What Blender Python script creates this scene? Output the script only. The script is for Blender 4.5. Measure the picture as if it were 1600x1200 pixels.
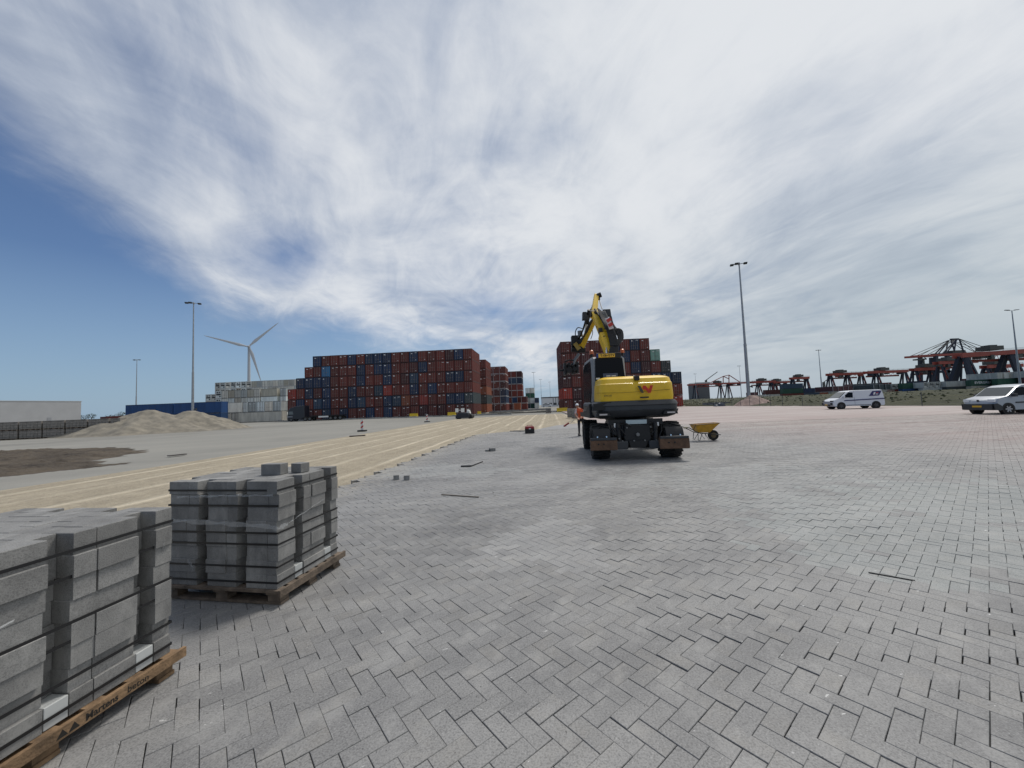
import bpy, bmesh, math, random
import numpy as np
from mathutils import Vector, Matrix
for o in list(bpy.data.objects): bpy.data.objects.remove(o)
S = bpy.context.scene
COL = S.collection
random.seed(7)
RNG = np.random.default_rng(5)

# ---------------------------------------------------------------- camera
EYE = 1.65
PITCH, ROLL = math.radians(3.29), math.radians(2.2)
_f = Vector((0, math.cos(PITCH), math.sin(PITCH)))
_r0 = Vector((1, 0, 0)); _u0 = _r0.cross(_f)
_r = _r0 * math.cos(ROLL) - _u0 * math.sin(ROLL)
_u = _u0 * math.cos(ROLL) + _r0 * math.sin(ROLL)
cam_d = bpy.data.cameras.new('camera'); cam = bpy.data.objects.new('camera', cam_d); COL.objects.link(cam)
cam_d.lens = 13.5; cam_d.sensor_width = 36.0; cam_d.clip_start = 0.05; cam_d.clip_end = 6000
m3 = Matrix((_r, _u, -_f)).transposed()
cam.matrix_world = Matrix.Translation((0, 0, EYE)) @ m3.to_4x4()
S.camera = cam
S.render.resolution_x = 1024; S.render.resolution_y = 768

# ---------------------------------------------------------------- world and sun
SUN_EL, SUN_AZ = math.radians(60), math.radians(40)       # azimuth clockwise from +Y
S.view_settings.view_transform = 'Standard'; S.view_settings.look = 'None'
S.view_settings.gamma = 1; S.view_settings.exposure = 0.0
W_ = bpy.data.worlds.new('World'); S.world = W_; W_.use_nodes = True
def build_world():
    nt = W_.node_tree; nt.nodes.clear(); N = nt.nodes.new; L = nt.links.new
    out = N('ShaderNodeOutputWorld'); bg = N('ShaderNodeBackground'); L(bg.outputs[0], out.inputs[0])
    bg.inputs[1].default_value = 0.1
    sky = N('ShaderNodeTexSky'); sky.sky_type = 'NISHITA'; sky.sun_disc = False
    sky.sun_elevation = SUN_EL; sky.sun_rotation = SUN_AZ
    sky.air_density = 1.0; sky.dust_density = 0.6; sky.ozone_density = 2.5
    tc = N('ShaderNodeTexCoord')
    def M(op, a, b=None, c=None, clamp=False):
        n = N('ShaderNodeMath'); n.operation = op; n.use_clamp = clamp
        for i, v in enumerate((a, b, c)):
            if v is None: continue
            if isinstance(v, (int, float)): n.inputs[i].default_value = v
            else: L(v, n.inputs[i])
        return n.outputs[0]
    sep = N('ShaderNodeSeparateXYZ'); L(tc.outputs['Generated'], sep.inputs[0])
    X, Y, Z = sep.outputs
    az = M('MULTIPLY', M('ARCTAN2', X, Y), 180 / math.pi)
    el = M('MULTIPLY', M('ARCSINE', Z), 180 / math.pi)
    # planar cloud layer coordinates, rotated along the wind and stretched
    zz = M('ADD', M('MAXIMUM', Z, 0.0), 0.12)
    px = M('DIVIDE', X, zz); py = M('DIVIDE', Y, zz)
    a = math.radians(-14)
    along = M('ADD', M('MULTIPLY', px, math.sin(a)), M('MULTIPLY', py, math.cos(a)))
    across = M('SUBTRACT', M('MULTIPLY', px, math.cos(a)), M('MULTIPLY', py, math.sin(a)))
    def noise(sx, sy, scale, det, rough, dist, off):
        cb = N('ShaderNodeCombineXYZ'); L(M('MULTIPLY', across, sx), cb.inputs[0]); L(M('MULTIPLY', along, sy), cb.inputs[1]); cb.inputs[2].default_value = off
        n = N('ShaderNodeTexNoise'); n.inputs['Scale'].default_value = scale; n.inputs['Detail'].default_value = det
        n.inputs['Roughness'].default_value = rough; n.inputs['Distortion'].default_value = dist
        L(cb.outputs[0], n.inputs['Vector']); return n.outputs[0]
    streak = noise(1.0, 0.5, 1.0, 9, 0.57, 1.3, 3.1)
    puffs = noise(0.8, 0.8, 1.3, 9, 0.58, 0.7, 8.7)
    broad = noise(1.0, 0.6, 0.45, 4, 0.5, 0.3, 1.9)
    fine = noise(1.0, 0.5, 3.6, 9, 0.62, 1.6, 5.5)
    # lower edge of the cloud sheet as elevation over azimuth
    fc = N('ShaderNodeFloatCurve'); cm = fc.mapping; cu = cm.curves[0]
    pts = [(-180, 22), (-125, 30), (-90, 34), (-62, 29), (-54, 25), (-49, 21.5), (-43.8, 18), (-38.2, 13.5), (-34, 12), (-29, 11.6), (-25, 13.0), (-20, 10.8), (-9.3, 8.5), (0.3, 5.0), (10, 0.5), (24, -8), (60, -8), (100, -4), (135, 8), (180, 22)]
    f = lambda p: ((p[0] + 180) / 360, (p[1] + 10) / 100)
    cu.points[0].location = f(pts[0]); cu.points[1].location = f(pts[-1])
    for p in pts[1:-1]: cu.points.new(*f(p))
    cm.update()
    L(M('DIVIDE', M('ADD', az, 180), 360), fc.inputs['Value'])
    edge = M('SUBTRACT', M('MULTIPLY', fc.outputs[0], 100), 10)
    d = M('SUBTRACT', el, edge)
    d = M('ADD', d, M('MULTIPLY', M('SUBTRACT', streak, 0.5), 11))
    d = M('ADD', d, M('MULTIPLY', M('SUBTRACT', fine, 0.5), 5))
    mr = N('ShaderNodeMapRange'); mr.interpolation_type = 'SMOOTHSTEP'; L(d, mr.inputs[0]); mr.inputs[1].default_value = -3.5; mr.inputs[2].default_value = 5.5
    sheet = mr.outputs[0]
    # thickness within the sheet
    t = M('ADD', M('MULTIPLY', streak, 0.45), M('ADD', M('MULTIPLY', puffs, 0.68), M('MULTIPLY', broad, 0.45)))
    t = M('ADD', t, M('MULTIPLY', fine, 0.26))
    # more solid to the right, thinner in the upper left
    t = M('ADD', t, M('MULTIPLY', M('DIVIDE', az, 60, clamp=False), 0.10))
    mr2 = N('ShaderNodeMapRange'); mr2.interpolation_type = 'SMOOTHSTEP'; L(t, mr2.inputs[0]); mr2.inputs[1].default_value = 0.64; mr2.inputs[2].default_value = 1.12
    nearh = M('SUBTRACT', 1.0, M('DIVIDE', M('SUBTRACT', el, 0.5), 6.0), clamp=True)
    thick = M('ADD', M('MULTIPLY', mr2.outputs[0], M('SUBTRACT', 1.0, nearh)), M('MULTIPLY', 0.55, nearh))
    # thinner veil with blue showing through, low over the left of the yard and high on the far left
    def hole(az0, el0, ra, re, amt):
        q = M('SQRT', M('ADD', M('POWER', M('DIVIDE', M('SUBTRACT', az, az0), ra), 2.0), M('POWER', M('DIVIDE', M('SUBTRACT', el, el0), re), 2.0)))
        q = M('ADD', q, M('MULTIPLY', M('SUBTRACT', streak, 0.5), 1.6))
        return M('MULTIPLY', M('SUBTRACT', 1.0, q, clamp=True), amt)
    holes = M('ADD', hole(-31, 20, 9, 5.5, 0.8), M('ADD', hole(-36, 31, 14, 9, 0.25), M('ADD', hole(-2, 14, 9, 3.5, 0.45), M('ADD', hole(8, 11, 9, 3, 0.45), hole(-46, 38, 12, 6, 0.2)))))
    cover = M('MULTIPLY', sheet, M('SUBTRACT', M('ADD', M('MULTIPLY', thick, 0.36), M('ADD', 0.60, M('MULTIPLY', M('MULTIPLY', M('ADD', az, 10), 0.006, clamp=True), 0.9))), holes, clamp=True))
    # horizon haze on the clear side
    hz = M('SUBTRACT', 1.0, M('DIVIDE', el, 17), clamp=True)
    ramp = N('ShaderNodeValToRGB'); L(thick, ramp.inputs[0])
    ramp.color_ramp.elements[0].position = 0.0; ramp.color_ramp.elements[0].color = (0.33, 0.385, 0.485, 1)
    ramp.color_ramp.elements[1].position = 1.0; ramp.color_ramp.elements[1].color = (0.75, 0.775, 0.81, 1)
    e = ramp.color_ramp.elements.new(0.5); e.color = (0.52, 0.57, 0.65, 1)
    # warm brightness toward the veiled sun, greenish grey low on the right
    mr3 = N('ShaderNodeMapRange'); L(az, mr3.inputs[0]); mr3.inputs[1].default_value = 0; mr3.inputs[2].default_value = 45
    lowr = M('MULTIPLY', mr3.outputs[0], M('SUBTRACT', 1.0, M('DIVIDE', el, 26), clamp=True))
    mixl = N('ShaderNodeMix'); mixl.data_type = 'RGBA'; L(M('MULTIPLY', lowr, 0.85), mixl.inputs[0]); L(ramp.outputs[0], mixl.inputs[6]); mixl.inputs[7].default_value = (0.385, 0.465, 0.51, 1)
    sc = N('ShaderNodeVectorMath'); sc.operation = 'SCALE'; L(mixl.outputs[2], sc.inputs[0]); sc.inputs['Scale'].default_value = 10.0
    # clear sky slightly dulled like the photo
    skm = N('ShaderNodeMix'); skm.data_type = 'RGBA'; skm.blend_type = 'MULTIPLY'; skm.inputs[0].default_value = 1.0
    L(sky.outputs[0], skm.inputs[6]); skm.inputs[7].default_value = SKY_TINT
    hzm = N('ShaderNodeMix'); hzm.data_type = 'RGBA'; L(M('MULTIPLY', hz, 0.8), hzm.inputs[0]); L(skm.outputs[2], hzm.inputs[6]); hzm.inputs[7].default_value = (2.9, 4.2, 5.7, 1)
    mx = N('ShaderNodeMix'); mx.data_type = 'RGBA'; L(cover, mx.inputs[0]); L(hzm.outputs[2], mx.inputs[6]); L(sc.outputs[0], mx.inputs[7])
    L(mx.outputs[2], bg.inputs[0])
SKY_TINT = (0.66, 0.74, 0.86, 1)
build_world()
sd = bpy.data.lights.new('sun', 'SUN'); sd.energy = 2.6; sd.angle = math.radians(15); sd.color = (1.0, 0.95, 0.88)
sun = bpy.data.objects.new('sun', sd); COL.objects.link(sun)
_sd = Vector((math.sin(SUN_AZ) * math.cos(SUN_EL), math.cos(SUN_AZ) * math.cos(SUN_EL), math.sin(SUN_EL)))
sun.rotation_euler = _sd.to_track_quat('Z', 'Y').to_euler(); sun.location = _sd * 50
# ---------------------------------------------------------------- helpers
def G(x, y, z=0.0):
    """ground point seen at a pixel of the 1600x1200 photograph, used to measure where things stand"""
    d = _f + _r * ((x - 800) / 600) - _u * ((y - 600) / 600)
    t = (z - EYE) / d.z
    return Vector((d.x * t, d.y * t, z))
def PT(x, y, Y):
    d = _f + _r * ((x - 800) / 600) - _u * ((y - 600) / 600)
    return Vector((0, 0, EYE)) + d * (Y / d.y)

MATS = {}
def mat(name, color, rough=0.6, metal=0.0, nscale=0.0, namt=0.25, bump=0.0, bscale=30.0, color2=None, spec=None, coat=0.0, streak=False, objcol=False, alpha=None):
    if name in MATS: return MATS[name]
    m = bpy.data.materials.new(name); m.use_nodes = True; nt = m.node_tree; b = nt.nodes['Principled BSDF']
    b.inputs['Base Color'].default_value = (*color, 1); b.inputs['Roughness'].default_value = rough; b.inputs['Metallic'].default_value = metal
    if spec is not None: b.inputs['Specular IOR Level'].default_value = spec
    if coat: b.inputs['Coat Weight'].default_value = coat; b.inputs['Coat Roughness'].default_value = 0.12
    if alpha is not None: b.inputs['Alpha'].default_value = alpha
    tc = nt.nodes.new('ShaderNodeTexCoord'); src = None
    if objcol:
        oi = nt.nodes.new('ShaderNodeObjectInfo'); src = oi.outputs['Color']
        nt.links.new(src, b.inputs['Base Color'])
    if nscale:
        n = nt.nodes.new('ShaderNodeTexNoise'); n.inputs['Scale'].default_value = nscale; n.inputs['Detail'].default_value = 6; n.inputs['Roughness'].default_value = 0.6
        vec = tc.outputs['Object']
        if objcol or streak:
            mp = nt.nodes.new('ShaderNodeMapping'); nt.links.new(vec, mp.inputs[0])
            if streak: mp.inputs['Scale'].default_value = (1, 1, 0.15)
            if objcol:
                cb = nt.nodes.new('ShaderNodeCombineXYZ'); mm = nt.nodes.new('ShaderNodeMath'); mm.operation = 'MULTIPLY'; mm.inputs[1].default_value = 50
                nt.links.new(oi.outputs['Random'], mm.inputs[0]); nt.links.new(mm.outputs[0], cb.inputs[0]); nt.links.new(cb.outputs[0], mp.inputs['Location'])
            vec = mp.outputs[0]
        nt.links.new(vec, n.inputs['Vector'])
        mx = nt.nodes.new('ShaderNodeMix'); mx.data_type = 'RGBA'
        r = nt.nodes.new('ShaderNodeMapRange'); r.inputs[1].default_value = 0.3; r.inputs[2].default_value = 0.7; nt.links.new(n.outputs[0], r.inputs[0]); nt.links.new(r.outputs[0], mx.inputs[0])
        if objcol:
            va = nt.nodes.new('ShaderNodeVectorMath'); va.operation = 'SCALE'; va.inputs['Scale'].default_value = 1 - namt; nt.links.new(src, va.inputs[0])
            vb = nt.nodes.new('ShaderNodeVectorMath'); vb.operation = 'SCALE'; vb.inputs['Scale'].default_value = 1 + namt; nt.links.new(src, vb.inputs[0])
            nt.links.new(va.outputs[0], mx.inputs[6]); nt.links.new(vb.outputs[0], mx.inputs[7])
        else:
            c2 = color2 or tuple(min(1, c * (1 + namt)) for c in color); c1 = color if color2 else tuple(c * (1 - namt) for c in color)
            mx.inputs[6].default_value = (*c1, 1); mx.inputs[7].default_value = (*c2, 1)
        nt.links.new(mx.outputs[2], b.inputs['Base Color'])
    if bump:
        n2 = nt.nodes.new('ShaderNodeTexNoise'); n2.inputs['Scale'].default_value = bscale; n2.inputs['Detail'].default_value = 5
        nt.links.new(tc.outputs['Object'], n2.inputs['Vector'])
        bp = nt.nodes.new('ShaderNodeBump'); bp.inputs['Strength'].default_value = bump; bp.inputs['Distance'].default_value = 0.02
        nt.links.new(n2.outputs[0], bp.inputs['Height']); nt.links.new(bp.outputs[0], b.inputs['Normal'])
    MATS[name] = m; return m

class MB:
    """collects shapes into one mesh; cur selects the material slot"""
    def __init__(s): s.v = []; s.f = []; s.mi = []; s.cur = 0; s.M = None
    def add(s, vs, fs):
        k = len(s.v)
        for p in vs:
            p = Vector(p)
            if s.M is not None: p = s.M @ p
            s.v.append(tuple(p))
        for f in fs: s.f.append([i + k for i in f]); s.mi.append(s.cur)
        return s
    def box(s, x0, x1, y0, y1, z0, z1, rot=None, taper=None):
        vs = [(x0, y0, z0), (x1, y0, z0), (x1, y1, z0), (x0, y1, z0), (x0, y0, z1), (x1, y0, z1), (x1, y1, z1), (x0, y1, z1)]
        if taper:
            cx, cy = (x0 + x1) / 2, (y0 + y1) / 2
            vs = vs[:4] + [(cx + (x - cx) * taper, cy + (y - cy) * taper, z) for x, y, z in vs[4:]]
        return s.add(vs, [(3, 2, 1, 0), (4, 5, 6, 7), (0, 1, 5, 4), (1, 2, 6, 5), (2, 3, 7, 6), (3, 0, 4, 7)])
    def beam(s, a, b, w, h=None, up=(0, 0, 1), w2=None, h2=None):
        a, b = Vector(a), Vector(b); h = h or w; w2 = w2 or w; h2 = h2 or h
        d = (b - a).normalized(); u = Vector(up)
        if abs(d.dot(u)) > 0.98: u = Vector((0, 1, 0))
        r = d.cross(u).normalized(); u = r.cross(d).normalized()
        vs = []
        for p, ww, hh in ((a, w, h), (b, w2, h2)):
            for sx, sy in ((-1, -1), (1, -1), (1, 1), (-1, 1)): vs.append(p + r * sx * ww / 2 + u * sy * hh / 2)
        return s.add(vs, [(3, 2, 1, 0), (4, 5, 6, 7), (0, 1, 5, 4), (1, 2, 6, 5), (2, 3, 7, 6), (3, 0, 4, 7)])
    def tube(s, pts, r, n=8, r2=None, cap=True):
        pts = [Vector(p) for p in pts]; k = len(pts); vs = []; fs = []
        for i, p in enumerate(pts):
            d = (pts[min(i + 1, k - 1)] - pts[max(i - 1, 0)]).normalized()
            u = Vector((0, 0, 1)) if abs(d.z) < 0.95 else Vector((1, 0, 0))
            a = d.cross(u).normalized(); b = a.cross(d)
            rr = r if r2 is None else r + (r2 - r) * i / (k - 1)
            if isinstance(r, (list, tuple)): rr = r[i]
            for j in range(n):
                t = 2 * math.pi * j / n; vs.append(p + a * rr * math.cos(t) + b * rr * math.sin(t))
        for i in range(k - 1):
            for j in range(n):
                fs.append((i * n + j, i * n + (j + 1) % n, (i + 1) * n + (j + 1) % n, (i + 1) * n + j))
        if cap: fs.append(tuple(range(n - 1, -1, -1))); fs.append(tuple((k - 1) * n + j for j in range(n)))
        return s.add(vs, fs)
    def prism(s, poly, axis, a, b, inset=0.0):
        """poly: list of 2D points extruded along axis ('x','y','z') from a to b; inset>0 chamfers both ends"""
        cx = sum(p[0] for p in poly) / len(poly); cy = sum(p[1] for p in poly) / len(poly)
        mk = {'x': lambda p, t: (t, p[0], p[1]), 'y': lambda p, t: (p[0], t, p[1]), 'z': lambda p, t: (p[0], p[1], t)}[axis]
        def sh(k):
            out = []
            for p in poly:
                d = math.hypot(p[0] - cx, p[1] - cy) or 1
                q = max(0, 1 - k / d); out.append((cx + (p[0] - cx) * q, cy + (p[1] - cy) * q))
            return out
        st = [(a, 0), (b, 0)] if not inset else [(a, inset), (a + (inset if b > a else -inset), 0), (b - (inset if b > a else -inset), 0), (b, inset)]
        n = len(poly); vs = []; fs = []
        for t, k in st: vs += [mk(p, t) for p in sh(k)]
        for i in range(len(st) - 1):
            for j in range(n): fs.append((i * n + j, i * n + (j + 1) % n, (i + 1) * n + (j + 1) % n, (i + 1) * n + j))
        fs.append(tuple(range(n - 1, -1, -1))); fs.append(tuple((len(st) - 1) * n + j for j in range(n)))
        return s.add(vs, fs)
    def build(s, name, mats, parent=None, smooth=False, bevel=0, loc=None, autos=None):
        me = bpy.data.meshes.new(name); me.from_pydata(s.v, [], s.f)
        if not isinstance(mats, (list, tuple)): mats = [mats]
        for m in mats: me.materials.append(m)
        me.polygons.foreach_set('material_index', s.mi)
        bm = bmesh.new(); bm.from_mesh(me); bmesh.ops.recalc_face_normals(bm, faces=bm.faces)
        bm.to_mesh(me); bm.free()
        if smooth:
            me.polygons.foreach_set('use_smooth', [True] * len(me.polygons))
            me.set_sharp_from_angle(angle=math.radians(autos or 38))
        o = bpy.data.objects.new(name, me); COL.objects.link(o)
        if parent is not None: o.parent = parent
        if loc is not None: o.location = loc
        if bevel:
            b = o.modifiers.new('bevel', 'BEVEL'); b.width = bevel; b.segments = 2; b.limit_method = 'ANGLE'; b.angle_limit = math.radians(35)
        return o
def tag(o, label=None, cat=None, group=None, kind=None):
    if label:
        o['label'] = label
        if len(label.split()) > 16: print('LONG', o.name, label)
    if cat: o['category'] = cat
    if group: o['group'] = group
    if kind: o['kind'] = kind
    return o
def empty(name, loc, rz=0, label=None, cat=None, group=None):
    o = bpy.data.objects.new(name, None); COL.objects.link(o); o.empty_display_size = 0.2
    o.location = loc; o.rotation_euler = (0, 0, rz); return tag(o, label, cat, group)
def copy_tree(o, parent=None):
    c = o.copy(); COL.objects.link(c)
    if parent is not None: c.parent = parent
    for ch in list(o.children): copy_tree(ch, c)
    return c
def text_mesh(name, body, size, material, parent, mw, depth=0.002, bold=False, sx=1.0, shear=0.0):
    cu = bpy.data.curves.new(name, 'FONT'); cu.body = body; cu.size = size; cu.extrude = depth; cu.align_x = 'CENTER'; cu.align_y = 'CENTER'; cu.shear = shear
    if bold: cu.offset = size * 0.018
    cu.resolution_u = 3
    t = bpy.data.objects.new(name, cu); COL.objects.link(t)
    dg = bpy.context.evaluated_depsgraph_get(); me = bpy.data.meshes.new_from_object(t.evaluated_get(dg))
    bpy.data.objects.remove(t); o = bpy.data.objects.new(name, me); COL.objects.link(o)
    me.materials.clear(); me.materials.append(material)
    if parent is not None: o.parent = parent
    o.matrix_local = mw @ Matrix.Diagonal((sx, 1, 1, 1)); return o
PI = math.pi
# ---------------------------------------------------------------- ground
AZ = math.radians(6.3)
AX = Vector((math.sin(AZ), math.cos(AZ), 0)); BX = Vector((math.cos(AZ), -math.sin(AZ), 0))   # along the yard, across to the right

def node_mat(name):
    m = bpy.data.materials.new(name); m.use_nodes = True; nt = m.node_tree
    return m, nt, nt.nodes['Principled BSDF']
def nz(nt, vec, scale, det=6, rough=0.6, sc=(1, 1, 1), rot=0.0, dist=0.0):
    mp = nt.nodes.new('ShaderNodeMapping'); mp.inputs['Scale'].default_value = sc
    m0 = nt.nodes.new('ShaderNodeMapping'); m0.inputs['Rotation'].default_value = (0, 0, rot)
    nt.links.new(vec, m0.inputs[0]); nt.links.new(m0.outputs[0], mp.inputs[0])
    n = nt.nodes.new('ShaderNodeTexNoise'); n.inputs['Scale'].default_value = scale; n.inputs['Detail'].default_value = det; n.inputs['Roughness'].default_value = rough; n.inputs['Distortion'].default_value = dist
    nt.links.new(mp.outputs[0], n.inputs['Vector']); return n.outputs[0]
def rng(nt, v, a, b, c=0.0, d=1.0):
    r = nt.nodes.new('ShaderNodeMapRange'); r.inputs[1].default_value = a; r.inputs[2].default_value = b; r.inputs[3].default_value = c; r.inputs[4].default_value = d
    nt.links.new(v, r.inputs[0]); return r.outputs[0]
def mixc(nt, fac, a, b, mode='MIX'):
    x = nt.nodes.new('ShaderNodeMix'); x.data_type = 'RGBA'; x.blend_type = mode
    for i, v in ((0, fac), (6, a), (7, b)):
        if isinstance(v, tuple): x.inputs[i].default_value = (*v, 1) if len(v) == 3 else v
        elif isinstance(v, (int, float)): x.inputs[i].default_value = v
        else: nt.links.new(v, x.inputs[i])
    return x.outputs[2]
def mth(nt, op, a, b=None, clamp=False):
    n = nt.nodes.new('ShaderNodeMath'); n.operation = op; n.use_clamp = clamp
    for i, v in enumerate((a, b)):
        if v is None: continue
        if isinstance(v, (int, float)): n.inputs[i].default_value = v
        else: nt.links.new(v, n.inputs[i])
    return n.outputs[0]
def bump(nt, b, h, strength, dist):
    bp = nt.nodes.new('ShaderNodeBump'); bp.inputs['Strength'].default_value = strength; bp.inputs['Distance'].default_value = dist
    nt.links.new(h, bp.inputs['Height']); nt.links.new(bp.outputs[0], b.inputs['Normal'])

# rough grey gravel yard reaching the horizon
m, nt, b = node_mat('gravel_yard')
tc = nt.nodes.new('ShaderNodeTexCoord').outputs['Object']
c = mixc(nt, rng(nt, nz(nt, tc, 0.06, 5, 0.6, (1, 0.35, 1), AZ, 0.6), 0.35, 0.65), (0.174, 0.171, 0.157), (0.273, 0.268, 0.244))
c = mixc(nt, rng(nt, nz(nt, tc, 0.5, 6, 0.7, (0.6, 0.22, 1), 1.25), 0.4, 0.66, 0, 0.7), c, (0.308, 0.297, 0.266))
c = mixc(nt, rng(nt, nz(nt, tc, 25, 4, 0.7), 0.3, 0.7, 0, 0.35), c, (0.139, 0.134, 0.121))
nt.links.new(c, b.inputs['Base Color']); b.inputs['Roughness'].default_value = 0.95; b.inputs['Specular IOR Level'].default_value = 0.2
bump(nt, b, nz(nt, tc, 14, 6, 0.7), 0.6, 0.03)
g = MB().add([(-2500, -300, -0.12), (2500, -300, -0.12), (2500, 4500, -0.12), (-2500, 4500, -0.12)], [(0, 1, 2, 3)]).build('ground', m); tag(g, kind='structure')

# levelled sand bed
P0 = Vector((-3.94, 9.3, 0))
def EDGE(t): return P0 + AX * t
far_t = (Vector((-2.18, 23.6, 0)) - P0).dot(AX)
m, nt, b = node_mat('screeded_sand')
tcn = nt.nodes.new('ShaderNodeTexCoord').outputs['Object']
mp = nt.nodes.new('ShaderNodeMapping'); mp.inputs['Rotation'].default_value = (0, 0, AZ - 0.015); nt.links.new(tcn, mp.inputs[0])
sx = nt.nodes.new('ShaderNodeSeparateXYZ'); nt.links.new(mp.outputs[0], sx.inputs[0])
wob = mth(nt, 'MULTIPLY', mth(nt, 'SUBTRACT', nz(nt, tcn, 0.25, 3, 0.5), 0.5), 0.55)
ph = mth(nt, 'FRACT', mth(nt, 'DIVIDE', mth(nt, 'ADD', sx.outputs[0], wob), 1.62))
ridge = rng(nt, mth(nt, 'ABSOLUTE', mth(nt, 'SUBTRACT', ph, 0.5)), 0.0, 0.14, 1.0, 0.0)
ph2 = mth(nt, 'FRACT', mth(nt, 'DIVIDE', mth(nt, 'ADD', sx.outputs[0], wob), 0.54))
r2 = rng(nt, mth(nt, 'ABSOLUTE', mth(nt, 'SUBTRACT', ph2, 0.5)), 0.0, 0.2, 0.35, 0.0)
ridge_n = mth(nt, 'MULTIPLY', ridge, rng(nt, nz(nt, tcn, 0.35, 4, 0.6, (1, 0.5, 1)), 0.38, 0.62, 0.1, 1.0))
c = mixc(nt, rng(nt, nz(nt, tcn, 0.8, 7, 0.7, (1, 0.25, 1), AZ), 0.3, 0.7), (0.322, 0.279, 0.206), (0.425, 0.373, 0.284))
c = mixc(nt, rng(nt, nz(nt, tcn, 9, 5, 0.75, (1, 0.6, 1), AZ), 0.42, 0.7, 0, 0.55), c, (0.240, 0.207, 0.156))
c = mixc(nt, rng(nt, nz(nt, tcn, 2.6, 8, 0.8, (1, 0.7, 1), 0.3), 0.44, 0.62, 0, 0.5), c, (0.208, 0.180, 0.139))
c = mixc(nt, rng(nt, nz(nt, tcn, 60, 3, 0.8), 0.5, 0.75, 0, 0.5), c, (0.582, 0.536, 0.452))
c = mixc(nt, mth(nt, 'MULTIPLY', ridge_n, 1.0), c, (0.591, 0.523, 0.406))
c = mixc(nt, mth(nt, 'MULTIPLY', r2, 0.4), c, (0.480, 0.424, 0.329))
nt.links.new(c, b.inputs['Base Color']); b.inputs['Roughness'].default_value = 1.0; b.inputs['Specular IOR Level'].default_value = 0.1
hh = mth(nt, 'ADD', mth(nt, 'MULTIPLY', ridge_n, 1.2), mth(nt, 'ADD', nz(nt, tcn, 7, 6, 0.7), mth(nt, 'MULTIPLY', ph, 0.6)))
bump(nt, b, hh, 0.9, 0.08)
sand_pts = [(-16, -1, -0.1), (6, -2, -0.1), (6.2, 30, -0.1), (8.6, 62, -0.1), (8.9, 71, -0.1), (-1, 70.5, -0.1), (-9.1, 63, -0.1), (-13.18, 15.8, -0.1), (-14.1, 9.6, -0.1)]
o = MB().add(sand_pts, [tuple(range(len(sand_pts)))]).build('sand_bed', m); tag(o, kind='structure')

# ---------------------------------------------------------------- paving
BL, BW, GAP = 0.21, 0.105, 0.003
TH = AZ * -1 + math.radians(90 - 45 + 0.3)           # brick axis, 45 degrees to the yard edge
E1 = Vector((math.cos(TH), math.sin(TH), 0)); E2 = Vector((-math.sin(TH), math.cos(TH), 0))
def tone_nodes(nt, tcn):
    """concrete paver colour shared by the near bricks and the far sheet"""
    lowf = rng(nt, nz(nt, tcn, 0.22, 4, 0.6, (1, 0.6, 1), AZ), 0.35, 0.65)
    c = mixc(nt, lowf, (0.166, 0.166, 0.167), (0.216, 0.214, 0.213))
    c = mixc(nt, rng(nt, nz(nt, tcn, 1.3, 6, 0.65, (1, 0.35, 1), 1.2), 0.38, 0.60, 0, 0.8), c, (0.285, 0.282, 0.275))
    # reddish pavers and dust on the right side of the yard
    mp = nt.nodes.new('ShaderNodeMapping'); mp.inputs['Rotation'].default_value = (0, 0, AZ); nt.links.new(tcn, mp.inputs[0])
    s = nt.nodes.new('ShaderNodeSeparateXYZ'); nt.links.new(mp.outputs[0], s.inputs[0])
    wob = mth(nt, 'MULTIPLY', mth(nt, 'SUBTRACT', nz(nt, tcn, 0.15, 4, 0.6), 0.5), 9)
    dd = mth(nt, 'ADD', mth(nt, 'ADD', mth(nt, 'MULTIPLY', s.outputs[0], 1.0), mth(nt, 'MULTIPLY', s.outputs[1], 0.45)), wob)
    pk = rng(nt, dd, 13, 22)
    pinkc = mixc(nt, rng(nt, nz(nt, tcn, 0.6, 6, 0.7, (0.10, 1.0, 1), -0.1), 0.42, 0.62), (0.275, 0.200, 0.182), (0.40, 0.35, 0.325))
    c = mixc(nt, mth(nt, 'MULTIPLY', pk, 0.9), c, pinkc)
    # pale sand swept over the surface further out
    return c
mbk, nt, b = node_mat('concrete_paver')
tcn = nt.nodes.new('ShaderNodeTexCoord').outputs['Object']
base = tone_nodes(nt, tcn)
at = nt.nodes.new('ShaderNodeAttribute'); at.attribute_name = 'tone'
sepa = nt.nodes.new('ShaderNodeSeparateColor'); nt.links.new(at.outputs['Color'], sepa.inputs[0])
hsv = nt.nodes.new('ShaderNodeHueSaturation'); nt.links.new(base, hsv.inputs['Color']); nt.links.new(rng(nt, sepa.outputs[0], 0, 1, 0.40, 1.34), hsv.inputs['Value'])
c = hsv.outputs[0]
c = mixc(nt, mth(nt, 'MULTIPLY', sepa.outputs[1], 0.75), c, (0.310, 0.376, 0.363))
c = mixc(nt, rng(nt, nz(nt, tcn, 95, 2, 0.55), 0.46, 0.62, 0.0, 0.75), c, mixc(nt, 0.55, c, (0.04, 0.04, 0.042)))
c = mixc(nt, rng(nt, nz(nt, tcn, 110, 2, 0.5, (1, 1, 1), 2.0), 0.58, 0.72, 0.0, 0.35), c, (0.42, 0.42, 0.41))
c = mixc(nt, rng(nt, nz(nt, tcn, 4.5, 6, 0.7, (1, 0.6, 1), 0.4), 0.50, 0.68, 0.0, 0.45), c, (0.31, 0.306, 0.295))
sp = rng(nt, nz(nt, tcn, 24, 4, 0.6, (1, 0.35, 1), TH + .6), 0.695, 0.73, 0, 0.7)
c = mixc(nt, sp, c, (0.68, 0.68, 0.66))
dk = rng(nt, nz(nt, tcn, 42, 3, 0.5), 0.70, 0.74, 0, 0.9)
c = mixc(nt, dk, c, (0.04, 0.04, 0.04))
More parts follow.
